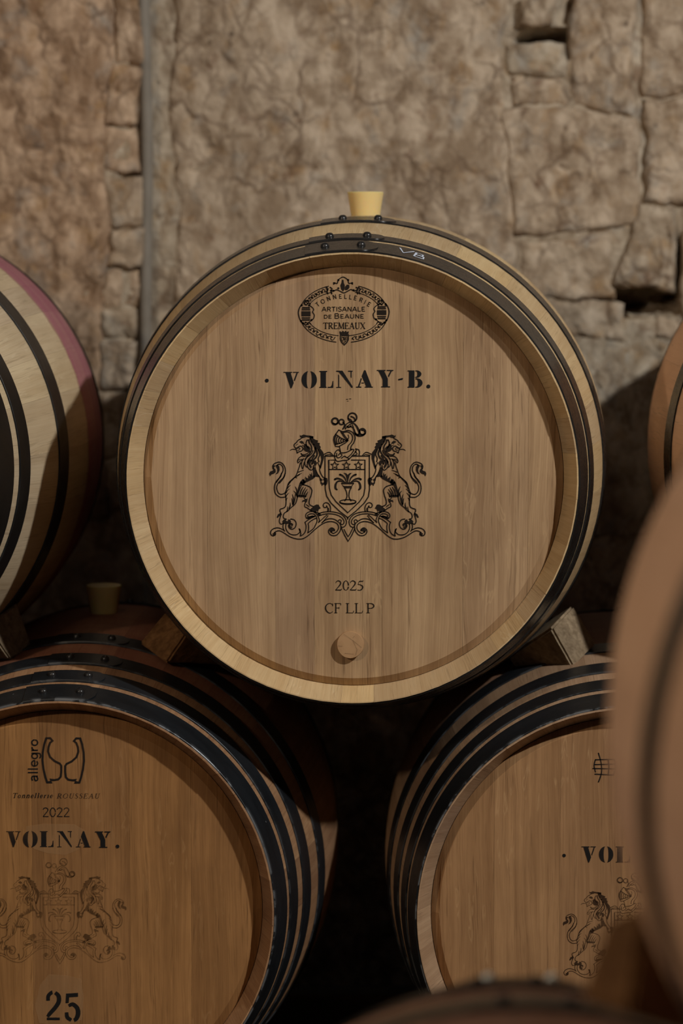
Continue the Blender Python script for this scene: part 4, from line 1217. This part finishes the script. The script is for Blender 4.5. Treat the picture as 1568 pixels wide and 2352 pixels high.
c2 = Art(); c2.merge(CREST_THIN, lambda x, y: (1449 + (x - 798.4) * .87, 2046 + (y - 997) * .83))
c2.build('printed_crest', INK_MID, B_LR, cv)

# ------------------------------------------------------------------ bungs
def bung(root, label, dx=0.0, up=0.0):
    Rc, Rb, L, zh, Yf = root['_dims']
    o = empty('silicone_bung', root.location + Vector((dx, 0, 2 * Rb + HOOP_T - .001 + up)), label, 'bung', 'barrel bungs')
    v = []; f = []; n = 40
    prof = [(.0001, -.012 - up), (.0195, -.012 - up), (.0215, 0), (.0268, .0345), (.0270, .0355), (.0262, .0365), (.0001, .0365)]
    for r, z in prof:
        for i in range(n): v.append((r * math.cos(2 * math.pi * i / n), r * math.sin(2 * math.pi * i / n), z))
    for j in range(len(prof) - 1):
        for i in range(n): f.append((j * n + i, j * n + (i + 1) % n, (j + 1) * n + (i + 1) % n, (j + 1) * n + i))
    me = mesh('silicone_bung', v, f, 35)
    loc = o.location.copy()
    bpy.data.objects.remove(o)
    o = link('silicone_bung', me, BUNG)
    o.location = loc
    o['label'] = label; o['category'] = 'bung'; o['group'] = 'barrel bungs'
    return o
bung(B_C, 'pale yellow silicone bung on top of the centre barrel')
bung(B_LL, 'dark shaded bung on the lower left barrel, between the upper barrels', up=.007)

# ------------------------------------------------------------------ wedges
def wedge(label, mat, A, B, C, D, ln, taper, group='wooden wedges'):
    """A top-front, B bottom-front, C bottom-back, D top-back of the thick end; ln = vector towards the thin end"""
    import bmesh
    A, B, C, D, ln = map(Vector, (A, B, C, D, ln))
    t = [A + ln + (B - A) * taper, B + ln, C + ln, D + ln + (C - D) * taper]
    pts = [A, B, C, D] + t
    base = sum((p for p in pts), Vector()) / 8
    base.z = min(p.z for p in pts)
    bm = bmesh.new()
    vs_ = [bm.verts.new(p - base) for p in pts]
    for q in ((0, 1, 2, 3), (4, 7, 6, 5), (0, 4, 5, 1), (1, 5, 6, 2), (2, 6, 7, 3), (3, 7, 4, 0)):
        bm.faces.new([vs_[i] for i in q])
    bmesh.ops.recalc_face_normals(bm, faces=bm.faces[:])
    bmesh.ops.bevel(bm, geom=bm.edges[:], offset=0.0035, segments=2, affect='EDGES')
    bmesh.ops.subdivide_edges(bm, edges=bm.edges[:], cuts=2, use_grid_fill=True)
    for w in bm.verts:
        w.co += Vector((noise.noise(w.co * 60), noise.noise(w.co * 60 + Vector((9, 0, 0))), noise.noise(w.co * 60 + Vector((0, 9, 0))))) * .0011
    me = bpy.data.meshes.new('wooden_wedge'); bm.to_mesh(me); bm.free()
    me.polygons.foreach_set('use_smooth', [True] * len(me.polygons)); me.set_sharp_from_angle(angle=math.radians(40))
    o = link('wooden_wedge', me, mat); o.location = base
    o['label'] = label; o['category'] = 'wedge'; o['group'] = group
    return o
yw = 3.79
wedge('grey weathered wedge under the right side of the centre barrel', WEDGE_GREY,
      at(1265, 1442, yw), at(1318, 1536, yw), at(1371, 1480, yw + .06), at(1316, 1388, yw + .06), (-.085, .085, -.012), .72)
wedge('brown rough wedge under the left side of the centre barrel', WEDGE_BROWN,
      at(428, 1456, yw), at(381, 1523, yw), at(318, 1477, yw + .06), at(380, 1402, yw + .06), (.07, .085, -.016), .62)
wedge('dark grey wedge under the pink-banded barrel at the left edge', WEDGE_GREY,
      at(-30, 1440, yw), at(24, 1516, yw), at(76, 1490, yw + .06), at(38, 1378, yw + .06), (-.085, .085, -.012), .72)
yv = YN + .42
wedge('blurred brown wedge under the near copper-brown barrel', WEDGE_BROWN,
      at(1480, 2070, yv), at(1440, 2330, yv), at(1330, 2290, yv + .06), at(1400, 2110, yv + .06), (.075, .03, -.03), .5)

# ------------------------------------------------------------------ timber rails under the lower row
for lab, x0, x1, y, bs in (('long timber rail under the front ends of the lower barrels', -1.6, 1.4, 3.73, (B_LL, B_LR)),
                           ('long timber rail under the back ends of the lower barrels', -1.6, 1.4, 4.37, (B_LL, B_LR)),
                           ('low timber rail under the near ends of the blurred barrels', -.5, 1.4, YN + .09, (B_FB, B_FH)),
                           ('low timber rail under the far ends of the blurred barrels', -.5, 1.4, YN + .71, (B_FB, B_FH))):
    b = bs[0]; Rc, Rb, L, zh, Yf = b['_dims']
    yl = min(y + .03 - Yf, L - (y - .03 - Yf)); yl = max(yl, L - yl) if yl > L / 2 else yl
    z1 = min(q.location.z for q in bs) + (Rb - Rc) * abs(1 - 2 * yl / L) ** 2 + .0005
    r = box('timber_rail', x0, x1, y - .03, y + .03, -.004, z1, TIMBER)
    r['label'] = lab; r['category'] = 'rail'; r['group'] = 'timber rails'

for o in bpy.data.objects:
    if '_dims' in o: del o['_dims']
